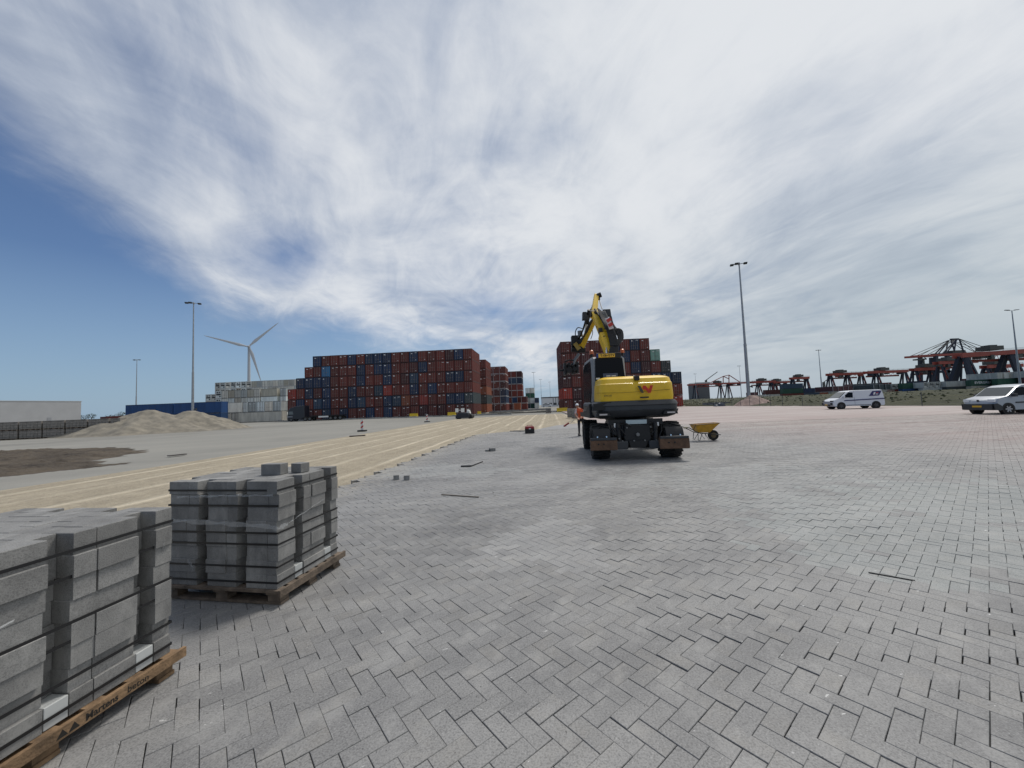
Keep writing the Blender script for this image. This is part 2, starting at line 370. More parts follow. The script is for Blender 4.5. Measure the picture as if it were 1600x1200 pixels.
c = mixc(nt, mth(nt, 'MULTIPLY', sepa.outputs[2], rng(nt, nz(nt, tcn, 5, 7, 0.8), 0.42, 0.62)), c, (0.36, 0.32, 0.25))
nt.links.new(c, b.inputs['Base Color']); b.inputs['Roughness'].default_value = 0.60; b.inputs['Specular IOR Level'].default_value = 0.5
bump(nt, b, nz(nt, tcn, 120, 4, 0.7), 0.35, 0.004)
YMAX = 26.0
n = int(60 / BW)
gx, gy = np.meshgrid(np.arange(-n, n), np.arange(-n, n), indexing='ij')
k = (gx + gy) % 4
def inside(c):
    x, y = c[:, 0], c[:, 1]
    t = (x - P0.x) * AX.x + (y - P0.y) * AX.y; s = (x - P0.x) * BX.x + (y - P0.y) * BX.y
    saw = ((t - 0.15) / 1.22) % 1.0
    ok = (s > 0.30 * (saw) - 0.05) & (y > 0.55) & (y < YMAX) & (x < 43.8) & (x < 1.42 * y + 1.2) & (x > -1.42 * y - 1.0)
    # far end of the laid field
    far = (t > far_t) & (s < 5.2 + 0.1 * (t - far_t)) & (t > far_t + (s - 0.2) * 1.18)
    return ok & ~far
quads = []
for kk, lx, ly in ((0, 2, 1), (2, 1, 2)):
    i, j = gx[k == kk].astype(float), gy[k == kk].astype(float)
    cu_, cv_ = (i + lx / 2) * BW, (j + ly / 2) * BW
    c = np.stack([cu_ * E1.x + cv_ * E2.x, cu_ * E1.y + cv_ * E2.y], 1)
    msk = inside(c); quads.append((c[msk], lx, ly))
allv, tones = [], []
for c, lx, ly in quads:
    N_ = len(c); du, dv = lx * BW / 2, ly * BW / 2
    # each laid cluster is shifted as a whole and opens wider joints between clusters
    tt = c @ np.array([AX.x, AX.y]); ss = c @ np.array([BX.x, BX.y])
    ci = (np.floor(tt / 1.22).astype(int) * 131 + np.floor((ss + 0.2 * np.floor(tt / 1.22)) / 0.95).astype(int) * 977) % 4096
    sh = RNG.normal(0, 0.0014, (4096, 2)); ct = RNG.normal(0, 0.035, 4096); cz = RNG.normal(0, 0.0012, 4096)
    c2 = c + sh[ci] + RNG.normal(0, 0.0006, (N_, 2))
    rz = RNG.normal(0, 0.0035, N_)
    hw = RNG.uniform(GAP * 0.10, GAP * 0.55, (N_, 2)) + (RNG.random((N_, 2)) < .06) * .0012
    z0 = cz[ci] + RNG.normal(0, 0.0009, N_); tl = RNG.normal(0, 0.004, (N_, 2))
    V = np.zeros((N_, 12, 3))
    for q, (sx_, sy_) in enumerate(((-1, -1), (1, -1), (1, 1), (-1, 1))):
        for lvl, (ins, zz) in enumerate(((0.0022, 0.0), (0.0, -0.0025), (0.0, -0.1))):
            uu = sx_ * (du - hw[:, 0] - ins); vv = sy_ * (dv - hw[:, 1] - ins)
            ur = uu - rz * vv; vr = vv + rz * uu
            V[:, lvl * 4 + q, 0] = c2[:, 0] + ur * E1.x + vr * E2.x
            V[:, lvl * 4 + q, 1] = c2[:, 1] + ur * E1.y + vr * E2.y
            V[:, lvl * 4 + q, 2] = z0 + zz + (tl[:, 0] * uu + tl[:, 1] * vv if lvl < 2 else 0)
    tone = 0.5 + ct[ci] + RNG.normal(0, 0.022, N_)
    green = np.zeros(N_)
    # freshly laid paler clusters and older stained clusters
    def patch(px, py, ru, rv, amt, gr=0.0, rag=0.35):
        g_ = G(px, py); d = c2 - np.array([g_.x, g_.y])
        tq = np.round((d @ np.array([AX.x, AX.y])) / 0.24) * 0.24; sq = np.round((d @ np.array([BX.x, BX.y])) / 0.24) * 0.24
        w = (tq / rv) ** 2 + (sq / ru) ** 2 + RNG.normal(0, 0.04, N_) + rag * np.sin(tq * 5.1 + sq * 3.3) + .35 * np.sin(sq * 7.7 - tq * 2.9)
        mk = w < 1; tone[mk] += amt; green[mk] = np.maximum(green[mk], gr)
    patch(850, 845, 0.60, 0.8, 0.24); patch(790, 868, 0.32, 0.35, 0.2); patch(720, 800, 0.7, 0.5, -0.12)
    patch(690, 838, 0.9, 0.6, -0.14); patch(1430, 840, 1.5, 1.3, 0.08, 0.25); patch(1240, 790, 1.1, 0.9, 0.12, 0.15); patch(1560, 780, 2.2, 1.4, 0.08, 0.28)
    patch(700, 735, 1.8, 1.0, 0.16, 0.1); patch(900, 745, 2.2, 1.2, 0.14); patch(620, 775, 0.9, 0.7, 0.08); patch(1000, 740, 1.5, 0.9, -0.1); patch(1150, 745, 2.6, 1.4, 0.1, 0.1)
    sd_ = (c2[:, 0] - P0.x) * BX.x + (c2[:, 1] - P0.y) * BX.y
    sandy = np.clip(.75 - sd_ / 1.6, 0, .75) + np.where(c2[:, 1] > 18, .25, 0) * np.clip((c2[:, 1] - 18) / 6, 0, 1) + .10 * (RNG.random(N_) < .3)
    tones.append(np.stack([np.clip(tone, 0, 1), green, sandy], 1)); allv.append(V)
V = np.concatenate(allv).reshape(-1, 3); TN = np.concatenate(tones); NB = len(TN)
print('bricks', NB)
fb = np.array([[0, 1, 2, 3], [4, 5, 1, 0], [5, 6, 2, 1], [6, 7, 3, 2], [7, 4, 0, 3], [8, 9, 5, 4], [9, 10, 6, 5], [10, 11, 7, 6], [11, 8, 4, 7]])
F_ = (np.arange(NB)[:, None, None] * 12 + fb[None]).reshape(-1)
me = bpy.data.meshes.new('paving'); me.vertices.add(len(V)); me.vertices.foreach_set('co', V.reshape(-1))
me.loops.add(len(F_)); me.loops.foreach_set('vertex_index', F_.astype(np.int32)); nf = len(F_) // 4
me.polygons.add(nf); me.polygons.foreach_set('loop_start', np.arange(nf, dtype=np.int32) * 4)
me.polygons.foreach_set('use_smooth', np.zeros(nf, dtype=bool)); me.update(calc_edges=True); me.validate()
ca = me.color_attributes.new('tone', 'FLOAT_COLOR', 'POINT')
cc = np.ones((NB, 12, 4)); cc[:, :, 0] = TN[:, None, 0]; cc[:, :, 1] = TN[:, None, 1]; cc[:, :, 2] = TN[:, None, 2]; ca.data.foreach_set('color', cc.reshape(-1))
me.materials.append(mbk); o = bpy.data.objects.new('paving', me); COL.objects.link(o); tag(o, kind='structure')
# jointing sand under the near bricks, and the rest of the paved yard as a sheet
js = mat('joint_sand', (0.075, 0.070, 0.060), 1.0)
o = MB().add([tuple(P0 + AX * -10 + BX * .35 + Vector((0, 0, -0.03))), (42, -1, -0.03), (42, YMAX, -0.03), tuple(P0 + AX * (YMAX - 9.3) / AX.y + BX * 2.6 + Vector((0, 0, -0.03))), tuple(EDGE(far_t - .6) + BX * .35 + Vector((0, 0, -0.03)))], [(0, 1, 2, 3, 4)]).build('paving_bed', js); tag(o, kind='structure')
m, nt, b = node_mat('paved_yard'); tcn = nt.nodes.new('ShaderNodeTexCoord').outputs['Object']
c = tone_nodes(nt, tcn)
c = mixc(nt, rng(nt, nz(nt, tcn, 6, 5, 0.8, (1, 0.5, 1), TH), 0.4, 0.65, 0, 0.4), c, mixc(nt, 0.5, c, (0.08, 0.08, 0.08)))
nt.links.new(c, b.inputs['Base Color']); b.inputs['Roughness'].default_value = 0.62
bump(nt, b, nz(nt, tcn, 8, 4, 0.8), 0.5, 0.01)
yard = [(1.4, YMAX, 0), (43.9, YMAX, 0), (43.9, 60, 0), (43.5, 98, 0), (12, 99, 0), (9.6, 70, 0), (8.0, 52, 0), (7.2, 34, 0), (3.4, 30.5, 0)]
yard = [(x, y, -0.004) for x, y, z in yard]
o = MB().add(yard, [tuple(range(len(yard)))]).build('paved_yard', m); tag(o, kind='structure')
# ---------------------------------------------------------------- containers
CONT = mat('container_paint', (0.3, 0.1, 0.05), 0.62, nscale=1.3, namt=0.22, objcol=True, streak=True)
GALV = mat('dull_galvanised', (0.24, 0.20, 0.18), 0.6)
RUB = mat('door_seal', (0.02, 0.02, 0.02), 0.8)
PLAC = mat('white_decal', (0.72, 0.72, 0.7), 0.6)
DARKM = mat('dark_machinery', (0.03, 0.032, 0.035), 0.7, nscale=3, namt=0.4)
CONTF = mat('container_frame_gap_shade', (0.3, 0.1, 0.05), 0.7, nscale=2.0, namt=0.3, objcol=True)
_n = CONTF.node_tree; _g = _n.nodes.new('ShaderNodeMix'); _g.data_type = 'RGBA'; _g.inputs[0].default_value = .62; _g.inputs[7].default_value = (.012, .011, .011, 1)   # frame colour darkened to paint in the shade of the gaps between containers
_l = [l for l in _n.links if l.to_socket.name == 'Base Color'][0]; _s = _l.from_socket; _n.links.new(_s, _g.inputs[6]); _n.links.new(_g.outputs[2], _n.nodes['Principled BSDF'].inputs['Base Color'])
CW, CH, CLN = 2.36, 2.84, 12.19
def corrug(mb, y0, y1, z0, z1, xo, side, pitch=0.278, dep=0.04):
    n = int((y1 - y0) / pitch); p = (y1 - y0) / n; prof = []
    for i in range(n):
        s = y0 + i * p; prof += [(s, 0), (s + p * .24, 0), (s + p * .5, 1), (s + p * .74, 1)]
    prof.append((y1, 0)); vs = []
    for y, d in prof:
        x = xo - side * d * dep; vs += [(x, y, z0), (x, y, z1)]
    mb.add(vs, [(2 * i, 2 * i + 2, 2 * i + 3, 2 * i + 1) for i in range(len(prof) - 1)])
def container_mesh(L=CLN, kind='dry', simple=False):
    mb = MB(); w = CW / 2
    f = 0.14
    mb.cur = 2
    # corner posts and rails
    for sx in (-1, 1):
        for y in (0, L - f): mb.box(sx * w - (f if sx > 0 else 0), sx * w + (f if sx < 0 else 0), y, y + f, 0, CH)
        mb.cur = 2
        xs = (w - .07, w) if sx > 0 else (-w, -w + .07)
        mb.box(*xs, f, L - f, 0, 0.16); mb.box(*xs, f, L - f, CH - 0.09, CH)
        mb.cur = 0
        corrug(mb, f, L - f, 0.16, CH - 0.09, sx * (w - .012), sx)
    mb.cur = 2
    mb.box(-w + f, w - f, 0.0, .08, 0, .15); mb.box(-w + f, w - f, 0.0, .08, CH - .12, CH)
    mb.cur = 0
    mb.box(-w + f, w - f, L - .06, L, 0, CH)                      # blind end
    mb.box(-w + .075, w - .075, .082, L - .062, CH - .11, CH - .03)         # roof
    mb.box(-w + .075, w - .075, .082, L - .062, 0.05, .14)
    if kind == 'reefer':                                          # machinery end with dark fan recess
        mb.box(-w + f, w - f, 0.05, 0.12, 0.15, CH - .12)
        mb.cur = 1; mb.box(-.85, .85, 0.02, 0.048, 1.15, 1.75); mb.box(-.75, -.05, 0.02, 0.048, 1.95, 2.4); mb.box(.3, .8, 0.02, .048, .45, .95)
        mb.tube([(.45, .05, 2.2), (.45, .015, 2.2)], .26, 10); mb.cur = 0
    if simple or kind == 'blank': mb.box(-w + f, w - f, 0.05, 0.10, 0.15, CH - .12)
    return mb
def door_mesh():
    """left door leaf, hinge side at x = 0, leaf reaching x = width"""
    mb = MB(); dw = CW / 2 - .14 - .01; z0, z1 = .16, CH - .13
    mb.cur = 0; mb.box(0.01, dw, .04, .09, z0, z1)
    for k in range(5):
        zc = z0 + .25 + k * (z1 - z0 - .5) / 4; mb.box(.08, dw - .06, .022, .039, zc - .12, zc + .12)
    mb.cur = 1
    for xx in (.32, .82):
        mb.tube([(xx, -.005, z0 + .02), (xx, -.005, z1 - .02)], .026, 6)
        mb.box(xx - .05, xx + .05, -.03, .022, 1.18, 1.26); mb.box(xx - .02, xx + .22, -.045, -.02, 1.08, 1.12)
        for zz in (.3, 2.55): mb.box(xx - .06, xx + .06, -.03, .022, zz, zz + .07)
    mb.cur = 2; mb.box(dw, dw + .03, .03, .1, z0, z1); mb.box(.0, .01, .03, .1, z0, z1); mb.box(.01, dw, .03, .1, z1, z1 + .03)
    return mb
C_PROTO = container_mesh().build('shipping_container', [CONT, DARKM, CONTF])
DOOR_L = door_mesh().build('door', [CONT, GALV, RUB], C_PROTO); DOOR_L.location = (-CW / 2 + .14, 0, 0)
DOOR_R = DOOR_L.copy(); DOOR_R.data = DOOR_L.data.copy(); COL.objects.link(DOOR_R); DOOR_R.parent = C_PROTO; DOOR_R.location = (CW / 2 - .14, 0, 0)
DOOR_R.data.transform(Matrix.Scale(-1, 4, (1, 0, 0))); DOOR_R.data.flip_normals()
def marks(seed):
    r = random.Random(seed); mb = MB(); k = seed % 4
    if k == 0: mb.box(-.72, -.46, -.052, -.046, 2.16, 2.42)
    elif k == 1: mb.box(.38, .95, -.052, -.046, 2.36, 2.46)
    elif k == 2: mb.box(-.62, -.2, -.02, .02, 2.18, 2.34)
    else: mb.box(.55, .75, -.052, -.046, .45, .6)
    return mb
MARKS = [marks(i).build('placard', PLAC) for i in range(4)]
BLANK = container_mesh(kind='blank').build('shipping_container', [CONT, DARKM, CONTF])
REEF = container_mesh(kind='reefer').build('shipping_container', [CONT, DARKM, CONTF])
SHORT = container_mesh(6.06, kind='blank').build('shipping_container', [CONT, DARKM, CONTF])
CC = {'R': ((.125, .023, .015), 'rust red'), 'M': ((.062, .014, .014), 'dark maroon'), 'O': ((.24, .07, .03), 'orange brown'), 'r': ((.29, .035, .022), 'bright red'),
      'B': ((.011, .028, .072), 'navy blue'), 'b': ((.025, .05, .085), 'slate blue'), 'L': ((.045, .19, .36), 'light blue'), 'g': ((.04, .055, .06), 'dark slate'),
      'D': ((.035, .042, .042), 'dark grey'), 'T': ((.17, .33, .27), 'pale green'), 'G': ((.015, .07, .042), 'green'), 'W': ((.60, .61, .57), 'white'),
      'w': ((.44, .45, .42), 'pale grey'), 'N': ((.012, .024, .055), 'midnight blue'), 'K': ((.010, .05, .15), 'strong blue'), 'Y': ((.36, .34, .28), 'beige'), 'P': ((.09, .03, .035), 'plum')}
ORD = 'first second third fourth fifth sixth seventh eighth ninth tenth eleventh twelfth thirteenth fourteenth fifteenth sixteenth seventeenth eighteenth nineteenth twentieth'.split()
ORD += ['twenty-first', 'twenty-second', 'twenty-third']
LAY = ['bottom layer', 'second layer up', 'third layer up', 'fourth layer up', 'fifth layer up', 'top layer']
used_first = {}
def put_container(proto, loc, rz, ch, label, group, doors=False, deco=True):
    if proto.name not in used_first and False: o = proto
    o = proto.copy(); COL.objects.link(o); o.location = loc; o.rotation_euler = (0, 0, rz)
    c = CC[ch][0]; j = random.uniform(.82, 1.22); h = random.uniform(.93, 1.08)
    o.color = (min(1, c[0] * j * h), min(1, c[1] * j), min(1, c[2] * j / h), 1)
    tag(o, label, 'container', group)
    if doors:
        for d in (DOOR_L, DOOR_R):
            q = d.copy(); COL.objects.link(q); q.parent = o; q.color = o.color
        if deco:
            for q in random.sample(MARKS, random.choice((1, 1, 2, 3))):
                q = q.copy(); COL.objects.link(q); q.parent = o
    return o
def block(rows, X, Y, yaw, where, group, pitch=2.43, doors=True, proto=None, from_right=True, z=-0.1, gap=0.045):
    """rows: top to bottom strings of colour letters; (X, Y) is the front right corner"""
    rz = -yaw; ux, uy = math.cos(rz), math.sin(rz); nrow = len(rows); nc = max(len(r) for r in rows)
    lay = LAY if nrow == 6 else LAY[:nrow - 1] + ['top layer']
    for ri, row in enumerate(rows):
        lvl = nrow - 1 - ri
        for ci, ch in enumerate(row):
            if ch == ' ': continue
            back = nc - ci - .5; x = X - ux * back * pitch; y = Y - uy * back * pitch
            jx, jy = random.uniform(-.02, .02), random.uniform(-.09, .09)
            k = nc - 1 - ci if from_right else ci
            lab = '%s container, %s column from %s, %s, %s' % (CC[ch][1], ORD[k], 'right' if from_right else 'left', lay[lvl], where)
            put_container(proto or (C_PROTO if doors else BLANK), (x + jx, y + jy, z + lvl * (CH + gap)), rz, ch, lab, group, doors)
YAW = math.radians(4.6)
PX = lambda x, Z: (x - 800) * Z / 600
block(['   BRRRBRBBBRRBRRRMBR',
       '  RRLRRRBRBBRRMBRRRRR',
       ' BBBBRRRBRRBRMbRRRBBR',
       'rRBMBRRBRRbrRRBRBRRRR',
       'RBRbBRRBbRRBbORrRRBBg',
       'DNMRbRBRRBRBRRRMRMRMR'], PX(739, 100), 100, YAW, 'long stack', 'containers in the long tall stack', from_right=False)
for k, (rows, x, Z, nm) in enumerate([(['RR', 'RR', 'MR', 'RO', 'gD', 'MO'], 760, 124.5, 'second stack behind'),
                                      (['RRR', 'MRR', 'RRM', 'RMB', 'RRB', 'MRR'], 790.2, 148, 'third stack behind'),
                                      (['RRM', 'BbN', 'RRR', 'MRR', 'RBR', 'RRM'], 815.6, 171, 'fourth stack behind')]):
    block(rows, PX(x, Z), Z, YAW, nm, 'containers in the ' + nm, from_right=True, doors=(k < 2))
block(['M', 'R'], PX(822, 166), 166, YAW, 'two high stack at the lane end', 'containers at the lane end', doors=False)
block(['WW', 'GG', 'YW', 'gG'], PX(834, 214), 214, YAW, 'pale far stack', 'containers in the pale far stack', doors=False)
block(['N', 'w'], PX(841, 206), 206, YAW, 'far end of lane', 'containers at the far end of the lane', doors=False)
put_container(SHORT, (PX(806, 140), 137, -.1), -YAW, 'O', 'orange brown short container on the ground beside the third stack behind', 'containers beside the lane')
# stack behind the excavator
block(['RRRRRBRBR   ',
       'RRMRRRBRRT  ',
       'MRRRMMRBMRD ',
       'MRRMRRRRRBBN',
       'rMRRMRRMRRRR',
       'RMRRRRMRRRRr'], PX(1019, 94) + 3 * 2.44, 94, math.radians(2), 'stepped stack', 'containers in the stepped stack behind the excavator', pitch=2.44, from_right=False)
# white refrigerated containers
wr = ''.join
def wrow(n): return ''.join(random.choice('WWwwWY') for _ in range(n))
def reef_block(rows, X, Y, yaw, where, group, nre, z=-.1):
    """first nre columns show their machinery end"""
    rz = -yaw; nr = len(rows); nc = len(rows[0]); lay = LAY[:nr - 1] + ['top layer']
    for ri, row in enumerate(rows):
        for ci, ch in enumerate(row):
            if ch == ' ': continue
            back = nc - ci - .5; lvl = nr - 1 - ri
            lab = '%s container, %s column from left, %s, %s' % (CC[ch][1], ORD[ci], lay[lvl], where)
            put_container(REEF if ci < nre else C_PROTO, (X - math.cos(rz) * back * 2.43, Y - math.sin(rz) * back * 2.43, z + lvl * (CH + .045)), rz, ch, lab, group, ci >= nre, False)
reef_block([wrow(17), wrow(17), wrow(17)], PX(475, 169), 169, math.radians(3), 'far white stack', 'white containers in the far stack', 7, z=-.1 + 3 * (CH + .045))
# the far stack's lower layers, hardly seen, as one mass
mb = MB()
for lv in range(3):
    for c in range(17):
        rz = -math.radians(3); back = 17 - c - .5; X = PX(475, 169) - math.cos(rz) * back * 2.43; Y = 169 - math.sin(rz) * back * 2.43
        mb.box(X - 1.17, X + 1.17, Y + .1, Y + 12, -.1 + lv * 2.885, -.1 + lv * 2.885 + 2.86)
o = mb.build('container_mass', mat('pale_container_paint', (.42, .43, .41), .6, nscale=1, namt=.15)); tag(o, 'pale lower containers half hidden under the far white stack', 'container', kind='stuff')
reef_block([wrow(3), wrow(3), wrow(3), wrow(3)], PX(346, 160), 160, math.radians(3), 'low white stack by the blue ones', 'white containers in the low stack', 3)
reef_block([wrow(7), wrow(7), wrow(7), wrow(7)], PX(405, 140), 140, math.radians(3), 'middle white stack', 'white containers in the middle stack', 1)
block(['w', 'W', 'w', 'W'], PX(446, 140), 140, math.radians(3), 'white stack by red ones', 'white containers by the long stack')
for lv, (ch, nm) in enumerate([('w', 'bottom of'), ('W', 'second up in'), ('W', 'third up in'), ('Y', 'top of')]):
    put_container(SHORT, (PX(405, 140) + .4, 141.3, -.1 + lv * 2.885), -PI / 2 - math.radians(3), ch, '%s container seen side on, %s the middle white stack' % (CC[ch][1], nm), 'white containers seen side on')
    bpy.context.view_layer.objects.active = None
z0 = -.1
put_container(BLANK, (PX(373, 108), 108 + 1.2, z0), -PI / 2 - math.radians(2), 'w', 'long grey container lying side on, lowest of the near white stack', 'white containers in the near stack')
put_container(SHORT, (PX(343, 108), 108 + 1.6, z0 + 2.885), -PI / 2 - math.radians(2), 'W', 'plain white short container side on, upper left of the near white stack', 'white containers in the near stack')
block(['  ', 'Ww'], PX(373, 108), 108, math.radians(2), 'near white stack', 'white containers in the near stack')
block(['WwWWw'], PX(437, 108) + .3, 108, math.radians(2), 'upper layer of near white stack', 'white containers in the near stack', z=z0 + 2.885)
# two long blue containers, two high
for i in range(2):
    for lv in range(2):
        lab = 'long %s blue container behind the gravel heap, %s, %s of the two' % ('deep', 'left one' if i == 0 else 'right one', 'upper' if lv else 'lower')
        put_container(BLANK, (PX(195, 97) + i * 12.35, 97 + 1.2 - i * .25, z0 + lv * 2.885), -PI / 2 - math.radians(1.2), 'K', lab, 'blue containers behind the gravel heap')
for p in (C_PROTO, BLANK, REEF, SHORT): 
    for c in list(p.children): bpy.data.objects.remove(c)
    bpy.data.objects.remove(p)
for p in MARKS: bpy.data.objects.remove(p)
_conts = [o for o in COL.objects if o.get('category') == 'container']; print('containers', len(_conts))
# sign panel on a grey container
def panel_text(body, size, col, loc, rz, label=None, cat=None): pass

# ---------------------------------------------------------------- lighting masts
POLE = mat('galvanised_steel', (.33, .345, .36), .45, 0.5, nscale=2, namt=.12)
LAMPB = mat('dark_lamp_housing', (.04, .045, .05), .5)
def mast(x, y, H, label, heads=3, speaker=True, r=.30, rz=0.0):
    t = empty('light_mast', (x, y, -.1), rz, label, 'light mast', 'lighting masts')
    mb = MB(); mb.tube([(0, 0, 0), (0, 0, H * .42)], r, 10, r2=r * .78); mb.tube([(0, 0, H * .42), (0, 0, H)], r * .66, 10, r2=r * .36)
    mb.tube([(0, 0, H * .415), (0, 0, H * .43)], r * .82, 10); mb.box(-r * 1.5, r * 1.5, -r * 1.5, r * 1.5, 0, .06)
    mb.build('pole', POLE, t, smooth=True)
    mb = MB(); w = 1.35
    mb.beam((-w, 0, H), (w, 0, H), .12); mb.beam((0, -.8, H), (0, .8, H), .12); mb.tube([(0, 0, H - .2), (0, 0, H + .25)], r * .5, 8)
    mb.build('crossarm', POLE, t)
    for (dx, dy) in [(-w, 0), (-.55, -.5), (w * .85, 0), (.45, .5)][:heads]:
        mb = MB(); mb.prism([(-.42, .1), (.38, .16), (.45, .02), (.25, -.2), (-.38, -.08)], 'x', dx - .34, dx + .34, .04)
        o = mb.build('floodlight', LAMPB, t); o.location = (0, dy, H - .02)
    if speaker:
        mb = MB(); mb.beam((0, 0, H * .13), (.5, -.1, H * .13), .06); mb.tube([(.35, -.1, H * .13), (.75, -.25, H * .13)], .1, 10, r2=.3)
        mb.build('horn_speaker', LAMPB, t)
    return t
mast(PX(300, 93), 93, 30, 'tall grey light mast rising behind the gravel heap on the left', rz=.5)
t = mast(PX(1168.5, 80), 80, 30, 'tall grey light mast rising behind the reddish sand pile', rz=-.4, r=.36); 
mast(PX(211.5, 178), 178, 30, 'distant thin light mast above the blue containers, left of the others', speaker=False)
mast(PX(1283, 245), 245, 30, 'distant light mast behind the white van with the blue stripe', speaker=False, r=.4)
mast(PX(834.5, 330), 330, 30, 'distant light mast poking up behind the pale far stack', speaker=False)
mast(PX(845, 425), 425, 30, 'distant light mast standing in the gap right of the far stacks', speaker=False)
mast(PX(859, 480), 480, 30, 'faintest and most distant light mast in the gap between stacks', speaker=False)
mast(PX(1157, 345), 345, 30, 'distant light mast just left of the big mast on the right', speaker=False)
mast(PX(1087, 430), 430, 30, 'distant light mast right of the stepped container stack', speaker=False)
# street lamp pole at right edge
Z = 139; t = empty('street_lamp', (PX(1592.5, Z), Z, -.1), 0, 'tall street lamp with two flat heads at the right edge of the terminal', 'street lamp')
mb = MB(); mb.tube([(0, 0, 0), (0, 0, 14)], .34, 10, r2=.27); mb.tube([(0, 0, 14), (0, 0, 29.5)], .24, 10, r2=.13); mb.build('pole', POLE, t, smooth=True)
for s in (-1, 1):
    mb = MB(); mb.beam((0, 0, 29.5), (s * 1.2, 0, 29.7), .1); mb.prism([(s * 1.0, 29.6), (s * 2.5, 29.75), (s * 2.5, 29.92), (s * 1.0, 29.85)], 'y', -.25, .25); mb.build('lamp_head', LAMPB, t)

# ---------------------------------------------------------------- wind turbine
TW = mat('turbine_white', (.40, .42, .45), .5)
Z = 600; t = empty('wind_turbine', (PX(388, Z), Z, -.1), 0, 'white three bladed wind turbine far behind the white containers', 'wind turbine')
HUB = 109.0
mb = MB(); mb.tube([(0, 0, 0), (0, 0, HUB)], 2.6, 20, r2=1.7); mb.build('tower', TW, t, smooth=True)
ya = math.radians(-33)
nv = Vector((-math.sin(ya), -math.cos(ya), 0)); sv = Vector((math.cos(ya), -math.sin(ya), 0))
# the rotor faces the yard, a little to the right
hubp = Vector((0, 0, HUB + 1.6)) + nv * 4.5
mb = MB(); mb.beam(Vector((0, 0, HUB + 1.6)) - nv * 5, Vector((0, 0, HUB + 1.6)) + nv * 2.6, 3.6, 3.6); mb.build('nacelle', TW, t, bevel=.5)
mb = MB(); mb.tube([hubp - nv * 2, hubp, hubp + nv * 1.6, hubp + nv * 2.4], [1.9, 1.9, 1.3, .3], 14); mb.build('hub', TW, t, smooth=True)
for a in (166, 46, -74):
    a = math.radians(a); d = sv * math.cos(a) + Vector((0, 0, 1)) * math.sin(a); c = d.cross(nv)
    vs = []; prof = [(0, 1.1, .95), (.06, 1.2, .9), (.2, 2.3, .5), (.4, 1.7, .32), (.7, 1.05, .18), (.93, .6, .09), (1, .1, .04)]
    for s, ch, th in prof:
        p = hubp + d * (1.5 + s * 56)
        for q in range(8):
            b_ = q / 8 * 2 * PI; vs.append(p + c * (ch * math.cos(b_) - ch * .3) + nv * th * math.sin(b_))
    fs = [(i * 8 + j, i * 8 + (j + 1) % 8, (i + 1) * 8 + (j + 1) % 8, (i + 1) * 8 + j) for i in range(len(prof) - 1) for j in range(8)]
    MB().add(vs, fs).build('blade', TW, t, smooth=True)

# ---------------------------------------------------------------- warehouse, tree line, far buildings
WH = mat('warehouse_cladding', (.34, .345, .355), .6, nscale=.3, namt=.06)
t = empty('warehouse', (-208, 185, -.1), math.radians(-9), 'long plain white warehouse at the left edge behind the paver pallets', 'warehouse')
mb = MB(); mb.box(-60, 0, -95, 0, 0, 11.9); mb.build('wall', WH, t)
mb = MB(); mb.box(-60.2, .12, -95.2, .2, 11.905, 12.2); mb.build('roof', mat('roof_trim', (.42, .44, .45), .5), t)
mb = MB(); mb.box(.003, .1, -12, -10.6, 0, 4.6); mb.build('door', mat('door_grey', (.25, .26, .28), .5), t)
mb = MB(); mb.box(.003, 1.2, -42, -40.4, 9.3, 10.1); mb.build('wall_lamp', LAMPB, t)
def leafy(name, x, y, w, h, d, label, group, n=420, col=(.035, .05, .025)):
    t = empty(name, (x, y, -.1), 0, label, 'tree', group)
    mb = MB(); mb.tube([(0, 0, 0), (0, 0, h * .5)], .22, 6, r2=.1)
    for k in range(4): a = k * 1.6; mb.tube([(0, 0, h * .35), (math.cos(a) * w * .25, math.sin(a) * d * .25, h * .65)], .1, 5, r2=.03)
    mb.build('trunk', mat('bark', (.08, .065, .05), .9), t)
    mb = MB(); r = random.Random(int(x * 7 + y))
    lob = [(r.uniform(-.35, .35) * w, r.uniform(-.3, .3) * d, h * r.uniform(.4, .75), r.uniform(.16, .3) * w) for _ in range(7)]
    for _ in range(n):
        c = r.choice(lob); v = Vector((r.gauss(0, 1), r.gauss(0, 1), r.gauss(0, .75))).normalized() * c[3] * r.uniform(.55, 1.05)
        p = Vector(c[:3]) + v; s = r.uniform(.16, .36); a = Vector((r.gauss(0, 1), r.gauss(0, 1), r.gauss(0, 1))).normalized(); b_ = a.orthogonal().normalized()
        mb.add([p - a * s, p + b_ * s * .6, p + a * s, p - b_ * s * .6], [(0, 1, 2, 3)])
    mb.build('crown', mat('foliage_' + name, col, .8, nscale=.6, namt=.5), t); return t
words = ['rounded', 'broad', 'ragged', 'tallest', 'narrow', 'low', 'bushy', 'flat topped']
for i in range(8):
    x = 118 + i * 10.5
    leafy('tree', PX(x, 330) + random.uniform(-2, 2), 330 + random.uniform(-8, 8), 7 * random.uniform(.8, 1.2), 10 + random.uniform(-1.5, 1.5) + (2 if i == 3 else 0), 6,
          '%s dark tree in the far row right of the warehouse, %s from left' % (words[i], ORD[i]), 'trees in the far row', 260)
